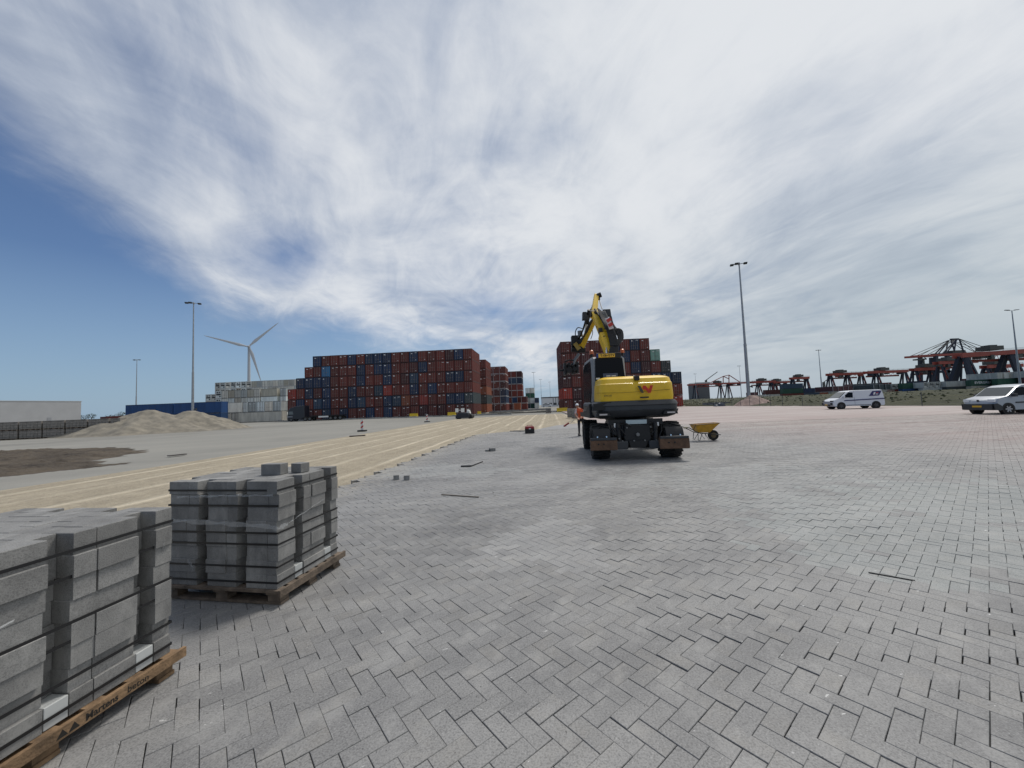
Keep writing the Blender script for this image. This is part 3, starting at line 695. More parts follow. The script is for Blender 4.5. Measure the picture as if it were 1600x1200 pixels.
# red and dark containers low behind the heap at left
for i, (x, Z, ch) in enumerate([(168, 300, 'R'), (180, 296, 'R'), (192, 300, 'M'), (158, 310, 'P')]):
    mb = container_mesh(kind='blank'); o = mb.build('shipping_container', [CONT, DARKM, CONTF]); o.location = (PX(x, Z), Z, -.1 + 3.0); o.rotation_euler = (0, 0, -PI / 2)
    o.color = (*CC[ch][0], 1); tag(o, 'upper %s container far off, %s, between warehouse and blue containers' % (CC[ch][1], ['left of middle', 'middle', 'rightmost', 'leftmost'][i]), 'container', 'far containers left')
    o.scale = (1, 1, 1)
    b = o.copy(); COL.objects.link(b); b.location.z = -.1 + .1 ; tag(b, 'lower %s container far off, %s, between warehouse and blue ones' % (CC[ch][1], ['left of middle', 'middle', 'rightmost', 'leftmost'][i]), 'container', 'far containers left')
Z = 330; t = empty('office_building', (PX(864, Z), Z, -.1), 0, 'low white building with dark roof edge at the end of the lane', 'building')
mb = MB(); mb.box(-9.5, 12, 0, 14, 0, 7.6); mb.build('wall', mat('white_render', (.6, .6, .6), .6), t)
mb = MB(); mb.box(-9.8, 12.3, -.3, 14.3, 7.605, 8.4); mb.build('roof', mat('dark_roof', (.06, .06, .07), .6), t)
for k in range(5): mb = MB(); mb.box(-8 + k * 4, -5.6 + k * 4, -.06, .0, 1.2, 3.2); mb.build('window', mat('dark_glass', (.02, .025, .03), .1), t)
# ---------------------------------------------------------------- pallets of pavers
PAV, nt, b = node_mat('paver_side_concrete')
tcn = nt.nodes.new('ShaderNodeTexCoord').outputs['Object']
at = nt.nodes.new('ShaderNodeAttribute'); at.attribute_name = 'tone'
sa = nt.nodes.new('ShaderNodeSeparateColor'); nt.links.new(at.outputs['Color'], sa.inputs[0])
c = mixc(nt, rng(nt, nz(nt, tcn, 5, 6, 0.65), 0.35, 0.65), (0.175, 0.174, 0.170), (0.245, 0.243, 0.236))
c = mixc(nt, rng(nt, nz(nt, tcn, 170, 2, 0.55), 0.45, 0.64, 0, 0.6), c, mixc(nt, 0.6, c, (0.03, 0.03, 0.03)))
c = mixc(nt, rng(nt, nz(nt, tcn, 3, 7, 0.75, (1, 1, .5)), 0.5, 0.68, 0, 0.6), c, (0.34, 0.335, 0.32))
c = mixc(nt, rng(nt, nz(nt, tcn, 14, 7, 0.8, (1, 1, .4)), 0.66, 0.74, 0, 0.5), c, (0.4, 0.4, 0.39))
hs = nt.nodes.new('ShaderNodeHueSaturation'); nt.links.new(c, hs.inputs['Color']); nt.links.new(rng(nt, sa.outputs[0], 0, 1, 0.55, 1.45), hs.inputs['Value'])
nt.links.new(hs.outputs[0], b.inputs['Base Color']); b.inputs['Roughness'].default_value = 0.88; bump(nt, b, nz(nt, tcn, 130, 5, 0.75), 0.5, 0.004)
WOOD = mat('pallet_wood', (.19, .12, .065), .85, nscale=9, namt=.5, bump=.4, bscale=60)
WOODG = mat('weathered_wood', (.13, .10, .075), .9, nscale=8, namt=.5, bump=.4, bscale=60)
STRAP = mat('black_strap', (.008, .008, .009), .45)
FILM = mat('stretch_film', (.75, .78, .8), .18, alpha=.22)
WBLK = mat('white_spacer_block', (.44, .455, .45), .7, nscale=6, namt=.1)
BH = 0.1165
def layer_bricks(nx, ny):
    out = []
    for i in range(-1, nx):
        for j in range(-1, ny):
            k = (i - j + 3) % 4
            if k == 0: c = [(i, j), (i + 1, j)]
            elif k == 3: c = [(i, j), (i, j + 1)]
            else: continue
            if all(0 <= a < nx and 0 <= b_ < ny for a, b_ in c): out.append((min(a for a, _ in c), min(b_ for _, b_ in c), 2 if k == 0 else 1, 1 if k == 0 else 2))
    return out
def color_mesh(o, tones, per):
    ca = o.data.color_attributes.new('tone', 'FLOAT_COLOR', 'POINT'); n = len(o.data.vertices); a = np.ones((n, 4))
    a[:, 0] = np.repeat(tones, per)[:n]; ca.data.foreach_set('color', a.reshape(-1))
def hull(P):
    P = sorted(set(P)); H = []
    for seq in (P, P[::-1]):
        c = []
        for p in seq:
            while len(c) > 1 and (c[-1][0] - c[-2][0]) * (p[1] - c[-2][1]) - (c[-1][1] - c[-2][1]) * (p[0] - c[-2][0]) <= 1e-9: c.pop()
            c.append(p)
        H += c[:-1]
    return H
def paver_stack(name, cx, cy, rz, nx, ny, nl, label, wood, text=None, seed=0, topskip=()):
    """origin at the corner nearest the camera's right; x grows left along the front, y grows away along the right side"""
    r = random.Random(seed); t = empty(name, (cx, cy, 0), rz, label, 'pallet of pavers')
    W, D = nx * BW, ny * BW
    pl = MB()                                       # pallet
    pallet_top = .135
    for k in range(3): y = [0.0, D / 2 - .05, D - .1][k]; pl.box(-.03, W + .03, y, y + .1, 0.003, .025)
    pallet = pl.build('pallet', wood, t)
    for k in range(3):
        for q in range(3):
            b_ = MB(); x = [-.02, W / 2 - .06, W - .1][q]; y = [0.004, D / 2 - .05, D - .104][k]
            b_.box(x, x + .12, y, y + .1, .026, .092); b_.build('block', wood, pallet)
    for q in range(3):
        b_ = MB(); x = [-.02, W / 2 - .06, W - .1][q]; b_.box(x, x + .12, -.02, D + .02, .0925, .112); b_.build('stringer', wood, pallet)
    n = 7
    for k in range(n):
        b_ = MB(); y = -.03 + k * (D + .06 - .1) / (n - 1); b_.box(-.035, W + .035, y, y + .1 + r.uniform(-.01, 0), .1125, .133 + r.uniform(-.001, .001)); b_.build('deck_board', wood, pallet)
    fascia = MB(); fascia.box(-.062, -.038, -.04, D + .05, .082, .140); fascia.build('fascia_board', wood, pallet)
    br = layer_bricks(nx, ny)
    for L in range(nl):
        mb = MB(); tones = []
        ox, oy = r.gauss(0, .006) + (.012 if L % 3 == 1 else -.006), r.gauss(0, .006); lt = r.uniform(-.07, .05)
        if L == 0 or L == nl - 1: ox = oy = 0
        for (i, j, w, h) in br:
            if (L, i, j) in topskip: continue
            dx, dy = ox + r.gauss(0, .0026), oy + r.gauss(0, .0026)
            x0, x1 = i * BW + .0015 + dx, (i + w) * BW - .0015 + dx; y0, y1 = j * BW + .0015 + dy, (j + h) * BW - .0015 + dy
            z = pallet_top + L * BH; e = .003
            zt = z + BH - .0008 + (r.uniform(-.003, .001) if L == nl - 1 else 0)
            vs = [(x0, y0, z), (x1, y0, z), (x1, y1, z), (x0, y1, z), (x0, y0, zt - e), (x1, y0, zt - e), (x1, y1, zt - e), (x0, y1, zt - e),
                  (x0 + e, y0 + e, zt), (x1 - e, y0 + e, zt), (x1 - e, y1 - e, zt), (x0 + e, y1 - e, zt)]
            mb.add(vs, [(3, 2, 1, 0), (8, 9, 10, 11), (0, 1, 5, 4), (1, 2, 6, 5), (2, 3, 7, 6), (3, 0, 4, 7), (4, 5, 9, 8), (5, 6, 10, 9), (6, 7, 11, 10), (7, 4, 8, 11)])
            tones.append(.5 + lt + r.gauss(0, .08))
        o = mb.build('paver_layer', PAV, t); color_mesh(o, tones, 12)
    # white spacers in the notches of the lowest layer on the right side
    for j in range(ny):
        if not any(i == 0 and j0 <= j < j0 + h for i, j0, w, h in br):
            mb = MB(); mb.box(.004, BW - .003, j * BW + .004, (j + 1) * BW - .004, pallet_top + .001, pallet_top + BH - .006); mb.build('spacer_block', WBLK, t, bevel=.003)
    s_ = .0045
    for z in (pallet_top + BH * .45, pallet_top + BH * 1.6, pallet_top + BH * 3.25, pallet_top + BH * 3.3 + BH * .0 if False else pallet_top + BH * 6.1, pallet_top + BH * 7.25, pallet_top + BH * 4.1):
        mb = MB(); e = .006; h = .008
        z += r.uniform(-.006, .006)
        ring = hull([(i * BW - e * .5, j * BW - e * .5) for i, j, w, h in br] + [((i + w) * BW + e * .5, (j + h) * BW + e * .5) for i, j, w, h in br] + [((i + w) * BW + e * .5, j * BW - e * .5) for i, j, w, h in br] + [(i * BW - e * .5, (j + h) * BW + e * .5) for i, j, w, h in br])
        for q in range(len(ring)):
            a_, b_ = ring[q], ring[(q + 1) % len(ring)]; mb.beam((a_[0], a_[1], z), (b_[0], b_[1], z), .003, 2 * h)
        mb.build('strap', STRAP, t)
    # vertical straps at some columns
    return t, W, D
def bearing(a, b_): return math.atan2(b_.y - a.y, b_.x - a.x)
# far pallet (whole stack seen), near corner at px (430, 948)
c0 = Vector((-2.11, 3.44, 0))
# local +y along the right side (82 degrees), local +x to the left: mirror handled by building with negative x via rotation
def oriented_stack(c0, ang_side, nx, ny, nl, **kw):
    """right side runs along ang_side; the front runs 90 degrees left of it"""
    t, W, D = paver_stack('paver_pallet', c0.x, c0.y, 0, nx, ny, nl, **kw)
    # local x must point left of the side direction: that makes a left handed frame, so swap axes
    # local y' -> along front (left), local x' -> along side
    for ch in t.children_recursive:
        if ch.type == 'MESH' and ch.data.users == 1 and not ch.get('_sw'):
            ch.data.transform(Matrix(((0, 1, 0, 0), (1, 0, 0, 0), (0, 0, 1, 0), (0, 0, 0, 1)))); ch.data.flip_normals(); ch['_sw'] = 1
    for ch in t.children_recursive:
        if '_sw' in ch: del ch['_sw']
    t.rotation_euler.z = ang_side
    return t, W, D
t2, W2, D2 = oriented_stack(c0, math.radians(80), 11, 8, 8, label='whole strapped pallet of grey concrete pavers with two loose pavers on top', wood=WOODG, seed=3)
t1, W1, D1 = oriented_stack(Vector((-2.44, 1.35, 0)), math.radians(83.5), 11, 12, 8, label='nearest strapped pallet of grey concrete pavers, cut off by the left edge', wood=WOOD, seed=9)
# writing burnt into the long board of the near pallet: it faces the right side (local -y after the swap)
INK = mat('burnt_black_ink', (.012, .01, .008), .8)
fas = [c for c in t1.children_recursive if c.name.startswith('fascia')][0]
mw = Matrix.Translation((.64, -.0625, .109)) @ Matrix.Rotation(PI / 2, 4, 'X')
text_mesh('lettering', 'Martens', .050, INK, fas, mw, .0008, True, .92, .0).location.x = .835
text_mesh('lettering', 'beton', .050, INK, fas, mw, .0008, False, 1.0, .0).location.x = 1.015
mb = MB()
for x in (.664, .712): mb.prism([(x - .023, .093), (x + .023, .093), (x, .130)], 'y', -.0633, -.0622)
mb.build('emblem', INK, fas)
# clear stretch film: loose bands round the far pallet and shreds on the near one
def film(parent, pts, w, seed, name='stretch_film'):
    r = random.Random(seed); vs = []; n = len(pts); sub = 8; P = []
    for i in range(n - 1):
        for q in range(sub): P.append(Vector(pts[i]).lerp(Vector(pts[i + 1]), q / sub))
    P.append(Vector(pts[-1]))
    for i, p in enumerate(P):
        ww = w * (.35 + .65 * abs(math.sin(i * .55 + seed))) ; k = .006 * math.sin(i * 2.1 + seed)
        vs += [(p.x + k, p.y + k, p.z - ww), (p.x - k * 1.4, p.y - k, p.z), (p.x + k, p.y + k * 1.2, p.z + ww * .8)]
    fs = []
    for i in range(len(P) - 1): fs += [(3 * i, 3 * i + 3, 3 * i + 4, 3 * i + 1), (3 * i + 1, 3 * i + 4, 3 * i + 5, 3 * i + 2)]
    o = MB().add(vs, fs).build(name, FILM, parent, smooth=True); return o
film(t2, [(-.02, W2 * .98, .72), (-.02, W2 * .5, .70), (-.02, .08, .68), (-.02, -.018, .66), (.1, -.02, .67)], .026, 2)
film(t2, [(.1, -.02, .67), (.6, -.02, .77)], .006, 3)
film(t2, [(-.025, W2 * .9, .93), (-.025, W2 * .45, .945), (-.025, .02, .95)], .012, 5)
film(t2, [(-.03, W2 * .78, .36), (-.05, W2 * .72, .33), (-.06, W2 * .70, .29)], .022, 7)
film(t1, [(D1 * .1, -.02, .66), (D1 * .4, -.02, .74)], .012, 11)
film(t1, [(1.18, -.03, .86), (1.21, .02, .80), (1.20, .09, .74)], .05, 4)
# loose pavers
def paver(x, y, z, rz, label, group=None, tiltx=0, size=(BL, BW, BH), tone=.5, rx=0):
    mb = MB(); L, w, h = size; mb.box(-L / 2, L / 2, -w / 2, w / 2, 0, h); o = mb.build('paver', PAV, bevel=.003); color_mesh(o, [tone], 8)
    o.location = (x, y, z); o.rotation_euler = (rx, 0, rz); return tag(o, label, 'paver', group)
def on2(u, v): p = t2.matrix_world @ Vector((0, 0, 0)); a = math.radians(80); return (c0.x + math.cos(a) * u - math.sin(a) * v, c0.y + math.sin(a) * u + math.cos(a) * v)
zt = .135 + 8 * BH + .002
x, y = on2(.34, .33); paver(x, y, zt, math.radians(172), 'larger loose paver lying on top of the whole pallet, left of its pair', 'loose pavers on the pallet', size=(.21, .105, .105))
x, y = on2(.45, .0); x, y = on2(.47, .15); paver(x, y, zt, math.radians(160), 'smaller loose paver lying on top of the whole pallet, right of its pair', 'loose pavers on the pallet', size=(.13, .105, .09))
for px_, py_, rz, lab in ((618, 750, .3, 'loose paver standing near the sand edge, left one of the near pair'), (634.5, 750.5, .15, 'loose paver standing near the sand edge, right one of the near pair'),
                          (769, 705, .4, 'loose paver lying on the paving beyond the measuring tool, right one'), (761, 705.5, -.3, 'half paver on the paving beyond the measuring tool, left one')):
    p = G(px_, py_, 0); sz = (.13, .105, .105) if py_ > 740 else ((.21, .16, .11) if px_ > 765 else (.12, .1, .06))
    paver(p.x, p.y + .06, .001, rz, lab, 'loose pavers on the paving', size=sz)

# ---------------------------------------------------------------- tools lying about
BLK = mat('black_rubber_plastic', (.010, .010, .011), .6)
STEEL = mat('dull_steel', (.2, .2, .2), .5, .6)
def lying(name, pts, r, label, cat, m=BLK, z=.012, extra=None):
    t = empty(name, (pts[0].x, pts[0].y, 0), 0, label, cat); b0 = Vector((pts[0].x, pts[0].y, 0))
    mb = MB(); mb.beam(pts[0] - b0 + Vector((0, 0, z)), pts[1] - b0 + Vector((0, 0, z)), r, r * .7); mb.build('handle' if extra else 'plank', m, t)
    if extra:
        mb = MB(); mb.beam(extra[0] - b0 + Vector((0, 0, z + .01)), extra[1] - b0 + Vector((0, 0, z + .01)), extra[2], .03); mb.build('head', m, t)
    return t
lying('paver_tool', [G(736, 729), G(754, 722)], .035, 'black long handled hand tool lying flat on the new paving', 'hand tool', extra=(G(720.5, 729.5), G(737, 729), .09))
tag(lying('paver_tool', [G(797, 674), G(812, 674)], .05, 'dark flat tool lying left of the red tool case', 'hand tool', extra=(G(805, 673.5), G(817, 674), .35)))
m_ = mat('brown_lath', (.16, .14, .115), .8)
lying('wooden_lath', [G(690, 773.5), G(748, 777.5)], .022, 'thin brown lath lying across the pavers in mid paving', 'lath', m_, .011)
lying('wooden_lath', [G(1357, 895), G(1430, 908)], .012, 'dark thin strip lying in a joint on the right side', 'lath', BLK, .004)
def board(p0, p1, w, label, z=-.1):
    d = (p1 - p0); t = MB(); b0 = Vector((p0.x, p0.y, 0)); t.beam(Vector((0, 0, z + .05)), p1 - p0 + Vector((0, 0, z + .05 - d.z)), w, .04); o = t.build('scaffold_board', mat('dark_board', (.06, .05, .045), .8, nscale=3, namt=.3)); o.location = b0; tag(o, label, 'board')
board(G(263, 714, -.1), G(290, 711, -.1), .25, 'dark board lying on the gravel beside the sand bed', -.1)
board(G(546, 682.5, -.1), G(571, 681, -.1), .5, 'dark board lying at the far edge of the sand bed', -.1)

# red tool case
p = G(828, 677.5); t = empty('tool_case', (p.x, p.y + .25, 0), .05, 'dark red tool case with carrying handle on the edge of the paving', 'tool case')
RC = mat('dark_red_plastic', (.22, .012, .018), .45); 
mb = MB(); mb.box(-.27, .27, -.2, .2, .0, .27); mb.build('base', BLK, t, bevel=.02)
mb = MB(); mb.box(-.28, .28, -.21, .21, .272, .42, taper=.86); mb.build('lid', RC, t, bevel=.03)
mb = MB(); mb.tube([(-.16, -.02, .42), (-.14, -.02, .48), (.14, -.02, .48), (.16, -.02, .42)], .018, 6); mb.build('handle', RC, t)
mb = MB(); mb.box(-.06, .06, -.215, -.205, .25, .31); mb.build('latch', mat('white_label', (.6, .6, .6), .5), t)

# broom with red head, leaning on its handle
p = G(889, 666); q = G(899.5, 674); t = empty('broom', (p.x, p.y, 0), 0, 'broom with wide red head lying beside the worker', 'broom'); b0 = Vector((p.x, p.y, 0))
d = (q - p); e_ = d.normalized(); 
mb = MB(); mb.beam(Vector((0, 0, .24)), Vector((d.x * 1.0, -.25, .02)), .09, .1); mb.build('head', mat('red_broom', (.16, .01, .012), .7), t)
mb = MB(); hp = Vector((.12, -.05, .2)); h2 = G(904, 655) - b0; mb.tube([hp, Vector((.28, .1, .33)), Vector((.52, .2, .62))], .016, 6); mb.build('handle', STEEL, t)
mb = MB(); mb.tube([Vector((-.0, 0, .36)), Vector((.5, .1, .42))], .014, 6); mb.build('brace', STEEL, t)

# ---------------------------------------------------------------- mounds
def mound(name, peaks, x0, x1, y0, y1, n, m, label, cat, seed, z=-.115, rough=.13):
    r = np.random.default_rng(seed); xs = np.linspace(x0, x1, n); ys = np.linspace(y0, y1, n); Xg, Yg = np.meshgrid(xs, ys, indexing='ij')
    Zg = np.zeros_like(Xg)
    ang = {}
    for (px_, py_, h, rx, ry) in peaks:
        a = np.arctan2(Yg - py_, Xg - px_); wv = 1 + .10 * np.sin(3 * a + seed) + .06 * np.sin(7 * a + seed * 2) + .03 * np.sin(13 * a)
        d = np.sqrt(((Xg - px_) / rx) ** 2 + ((Yg - py_) / ry) ** 2) * wv
        c = h * np.clip(1.02 - d, 0, None) ** 1.0; c = np.where(c > h * .92, h * .92 + (c - h * .92) * .5, c); c = np.where(c < .25, c * c / .5 + c * .35, c)
        Zg = np.maximum(Zg, c)
    def vn(s):
        k = max(2, int(s)); gsm = r.normal(0, 1, (k + 2, k + 2)); u = np.linspace(0, k, n); i = u.astype(int); f = u - i; f = f * f * (3 - 2 * f)
        A = gsm[i][:, i] * (1 - f)[:, None] + gsm[i + 1][:, i] * f[:, None]; B = gsm[i][:, i + 1] * (1 - f)[:, None] + gsm[i + 1][:, i + 1] * f[:, None]
        return A * (1 - f)[None] + B * f[None]
    Zg = np.where(Zg > .01, Zg + rough * np.minimum(1, Zg) * (vn(8) * .9 + .6 * vn(20) + .55 * vn(48)), Zg)
    vs = [(float(Xg[i, j]), float(Yg[i, j]), float(Zg[i, j]) + z) for i in range(n) for j in range(n)]
    fs = [(i * n + j, (i + 1) * n + j, (i + 1) * n + j + 1, i * n + j + 1) for i in range(n - 1) for j in range(n - 1)
          if max(Zg[i, j], Zg[i + 1, j], Zg[i, j + 1], Zg[i + 1, j + 1]) > .004]
    used = sorted({k for f in fs for k in f}); mp_ = {k: i for i, k in enumerate(used)}
    cx, cy = (x0 + x1) / 2, (y0 + y1) / 2
    mb = MB().add([(vs[k][0] - cx, vs[k][1] - cy, vs[k][2]) for k in used], [tuple(mp_[k] for k in f) for f in fs])
    o = mb.build(name, m, smooth=True, autos=80); o.location = (cx, cy, 0); return tag(o, label, cat)
GR = mat('heaped_gravel', (.128, .118, .098), .95, nscale=1.1, namt=.28, bump=1.0, bscale=7, color2=(.25, .225, .18))
mound('gravel_heap', [(-51.0, 53.5, 3.25, 9.0, 7.0), (-47.2, 56.5, 3.1, 6.4, 6.0), (-55.5, 52, 1.7, 5, 4.5), (-47.5, 52.5, 1.5, 4, 4)], -64, -36, 43, 66, 110, GR, 'two peaked heap of beige gravel in front of the blue containers', 'gravel heap', 3)
PS = mat('reddish_sand', (.2, .14, .118), .95, nscale=1.2, namt=.25, bump=.8, bscale=10, color2=(.29, .215, .19))
zc = PX(1170, 76)
mound('sand_pile', [(zc, 75, 2.35, 3.6, 3.6), (zc - 1.4, 74.5, 1.5, 2.6, 2.8)], zc - 5.5, zc + 5.5, 69, 81, 60, PS, 'cone of reddish sand at the foot of the big mast on the right', 'sand pile', 5)
for i, (x, y, s, lab) in enumerate([(1069, 635.5, .35, 'small rubble pile at the foot of the stepped container stack')]):
    p = G(x, y, -.1); mound('rubble_pile', [(p.x, p.y, s, 1.0, .9)], p.x - 1.3, p.x + 1.3, p.y - 1.2, p.y + 1.2, 22, GR, lab, 'rubble', 8 + i, rough=.12)

# patch of dark moist soil spread on the gravel, as one low rough sheet
m, nt, b = node_mat('moist_soil'); tcn = nt.nodes.new('ShaderNodeTexCoord').outputs['Object']
c = mixc(nt, rng(nt, nz(nt, tcn, 0.45, 7, 0.7, (0.5, 1.5, 1), 0.4), 0.36, 0.62), (0.030, 0.022, 0.015), (0.12, 0.095, 0.068))
c = mixc(nt, rng(nt, nz(nt, tcn, 5, 6, 0.8), 0.45, 0.7, 0, 0.6), c, (0.15, 0.125, 0.095))
nt.links.new(c, b.inputs['Base Color']); b.inputs['Roughness'].default_value = 0.95; bump(nt, b, nz(nt, tcn, 6, 7, 0.8), 1.0, 0.12)
outl = [G(x, y, -.1) for x, y in [(-160, 712), (-40, 705), (60, 702), (150, 699.5), (215, 702), (232, 704), (200, 712), (160, 716), (150, 718), (182, 725), (165, 729), (120, 733), (60, 739), (0, 744), (-100, 757)]]
P_ = np.array([(p.x, p.y) for p in outl]); n = 150; x0, y0 = P_.min(0) - 1; x1, y1 = P_.max(0) + 1
xs, ys = np.linspace(x0, x1, n), np.linspace(y0, y1, n); Xg, Yg = np.meshgrid(xs, ys, indexing='ij')
ins = np.zeros(Xg.shape, bool); dist = np.full(Xg.shape, 1e9)
for q in range(len(P_)):
    a_, b_ = P_[q], P_[(q + 1) % len(P_)]
    cr_ = ((a_[1] > Yg) != (b_[1] > Yg)) & (Xg < (b_[0] - a_[0]) * (Yg - a_[1]) / (b_[1] - a_[1] + 1e-12) + a_[0]); ins ^= cr_
    ab = b_ - a_; tt = np.clip(((Xg - a_[0]) * ab[0] + (Yg - a_[1]) * ab[1]) / (ab @ ab), 0, 1); dist = np.minimum(dist, np.hypot(Xg - a_[0] - tt * ab[0], Yg - a_[1] - tt * ab[1]))
r_ = np.random.default_rng(2); nz_ = sum(am * np.sin(Xg * k1 + Yg * k2 + ph_) for am, k1, k2, ph_ in [(.35, 1.1, .7, 0), (.25, 2.3, -1.9, 1), (.18, 4.1, 3.3, 2), (.12, 7.3, -5.1, 4)])
d_ = np.where(ins, dist, -dist) + nz_ * .8
H_ = np.clip(d_ / 2.2, 0, 1) * (.07 + .05 * (1 + nz_)) + np.where(d_ > 0, r_.normal(0, .018, Xg.shape), 0)
cx, cy = (x0 + x1) / 2, (y0 + y1) / 2; idm = -np.ones((n, n), int); vs = []; fs = []
for i in range(n - 1):
    for j in range(n - 1):
        if d_[i, j] > -.25 and d_[i + 1, j] > -.25 and d_[i, j + 1] > -.25 and d_[i + 1, j + 1] > -.25:
            f_ = []
            for (p, q) in ((i, j), (i + 1, j), (i + 1, j + 1), (i, j + 1)):
                if idm[p, q] < 0: idm[p, q] = len(vs); vs.append((float(Xg[p, q]) - cx, float(Yg[p, q]) - cy, -.117 + float(max(H_[p, q], -.01 if d_[p, q] < 0 else .0))))
                f_.append(int(idm[p, q]))
            fs.append(f_)
o = MB().add(vs, fs).build('soil_patch', m, smooth=True, autos=80); o.location = (cx, cy, 0); tag(o, kind='structure')

# ---------------------------------------------------------------- rows of paver pallets on the left
DPAV, nt, b = node_mat('stored_pavers'); tcn = nt.nodes.new('ShaderNodeTexCoord').outputs['Object']
bt = nt.nodes.new('ShaderNodeTexBrick'); bt.inputs['Color1'].default_value = (.27, .25, .23, 1); bt.inputs['Color2'].default_value = (.19, .18, .165, 1); bt.inputs['Mortar'].default_value = (.02, .02, .02, 1)
bt.inputs['Scale'].default_value = 1; bt.inputs['Brick Width'].default_value = .21; bt.inputs['Row Height'].default_value = .116; bt.inputs['Mortar Size'].default_value = .006; bt.offset = 0.5
mp = nt.nodes.new('ShaderNodeMapping'); mp.inputs['Rotation'].default_value = (PI / 2, 0, 0); nt.links.new(tcn, mp.inputs[0]); nt.links.new(mp.outputs[0], bt.inputs['Vector'])
nt.links.new(bt.outputs[0], b.inputs['Base Color']); b.inputs['Roughness'].default_value = .9
def far_pallet():
    mb = MB(); W = 1.0
    xs = [0, .33, .35, .66, .68, 1.0]
    for a_, b_ in ((0, .315), (.345, .655), (.685, 1.0)):
        mb.box(a_ - .5, b_ - .5, 0, 1.0, .14, 1.07)
    mb.box(-.49, .49, .03, .97, .15, 1.05)
    mb.cur = 1; mb.box(-.5, .5, 0, 1, .0, .02); mb.box(-.5, .5, 0, 1, .10, .135)
    for x in (-.5, -.06, .38): mb.box(x, x + .12, .001, .999, .021, .099)
    mb.cur = 2
    for z in (.3, .62, .95): mb.box(-.508, .508, -.008, 1.008, z, z + .018)
    return mb.build('paver_pallet', [DPAV, WOODG, STRAP])
fp = far_pallet(); base_p = G(0, 688, -.1); dirv = (G(115, 682.6, -.1) - base_p).normalized(); rz = math.atan2(dirv.y, dirv.x)
first = True
for i in range(-3, 11):
    for lv in (1, 0):
        for dp in (0, 1):
            if dp == 1 and lv == 0: continue
            o = fp if first else fp.copy()
            if not first: COL.objects.link(o)
            first = False
            gapx = .12 * (i // 2)
            pp = base_p + dirv * (i * 1.03 + gapx) + Vector((-dirv.y, dirv.x, 0)) * (dp * 1.3 + random.uniform(-.05, .05))
            o.location = (pp.x, pp.y, -.1 + lv * 1.08); o.rotation_euler = (0, 0, rz + random.uniform(-.015, .015))
            tag(o, 'strapped paver pallet in the left storage row, %s tier, %s row, %s from left' % ('upper' if lv else 'lower', 'back' if dp else 'front', ORD[i + 3]), 'pallet of pavers', 'stored paver pallets')

# ---------------------------------------------------------------- yellow barriers and beacons
YEL = mat('yellow_barrier_paint', (.62, .42, .02), .6, nscale=3, namt=.15)
def barrier(x, y, w_px, label, z=-.1, h=.9):
    p = G(x, y, z); L = w_px * p.y / 600
    mb = MB(); prof = [(-.3, 0), (.3, 0), (.3, .18), (.12, .42), (.1, h), (-.1, h), (-.12, .42), (-.3, .18)]
    t = empty('yellow_barrier', (p.x, p.y, z), -.07, label, 'barrier', 'yellow barrier blocks')
    mb.prism(prof, 'x', -L / 2, L / 2, .02); mb.build('body', YEL, t)
    mb = MB()
    for s in (-1, 1): mb.tube([(s * L * .3, 0, h), (s * L * .3, 0, h + .07)], .05, 8)
    for s in (-1, 1): 
        m2 = MB(); m2.box(s * L * .3 - .14, s * L * .3 + .14, -.305, .305, -.0, .1); m2.build('fork_slot', BLK, t)
    return t
for i, (x, y, w) in enumerate([(464, 656.5, 14), (545, 653.5, 14), (646.5, 652, 13), (706, 650.2, 13)]):
    barrier(x, y, w, 'yellow barrier block in front of the long stack, %s' % ['beside the dark lorry', 'at the lorry trailer', 'middle of the row', 'left of the tracked machine'][i])
barrier(749, 649, 5.5, 'short yellow block right of the tracked machine')
barrier(878.5, 643.2, 17, 'yellow barrier at the lane beside the stepped stack')
RW = mat('red_white_panel', (.6, .6, .6), .5)
def beacon(x, y, h, label):
    p = G(x, y, -.1); t = empty('beacon_post', (p.x, p.y, -.1), 0, label, 'traffic beacon', 'red and white beacons')
    mb = MB(); mb.box(-.38, .38, -.2, .2, 0, .12); mb.build('base', BLK, t, bevel=.02)
    mb = MB(); mb.box(-.12, .12, -.03, .03, .121, h); mb.build('panel', mat('beacon_white', (.62, .60, .58), .5), t)
    mb = MB()
    z = .25
    while z < h - .2:
        mb.add([(-.121, -.033, z), (.121, -.033, z + .16), (.121, -.033, z + .32), (-.121, -.033, z + .16)], [(0, 1, 2, 3)]); z += .38
    s = mb.build('stripes', mat('beacon_red', (.45, .03, .02), .5), t); return t
beacon(566, 674, 1.05, 'red and white striped beacon on the gravel, nearer one')
beacon(667.5, 659.5, 1.05, 'thin red and white beacon on the gravel, farther one')

# low kerb and rubble strips in front of the containers
CK = mat('rough_concrete', (.28, .275, .26), .9, nscale=2, namt=.3, bump=.6, bscale=8)
def strip(pts, w, h, seed, m=CK, name='kerb'):
    r = random.Random(seed); mb = MB()
    for (a_, b_) in zip(pts[:-1], pts[1:]):
        n = max(2, int((b_ - a_).length / 1.0)); 
        for i in range(n):
            p, q = a_.lerp(b_, i / n), a_.lerp(b_, (i + .97) / n); hh = h * r.uniform(.7, 1.2)
            mb.beam(p + Vector((0, 0, hh / 2)), q + Vector((0, 0, hh / 2)), w, hh)
    return tag(mb.build(name, m), kind='structure')
strip([G(380, 659.8, -.1), G(560, 655, -.1), G(740, 649.5, -.1), G(800, 647.5, -.1)], .5, .26, 1)
strip([G(745, 648.0, -.1), G(860, 644.0, -.1)], 1.4, .35, 2, GR, 'rubble_strip')
# strip of paving stones heaped at the far end
strip([G(770, 645.0, -.1), G(850, 640.5, -.1)], 3.0, .5, 4, mat('grey_mound', (.16, .165, .17), .9, nscale=1, namt=.3), 'rubble_strip')
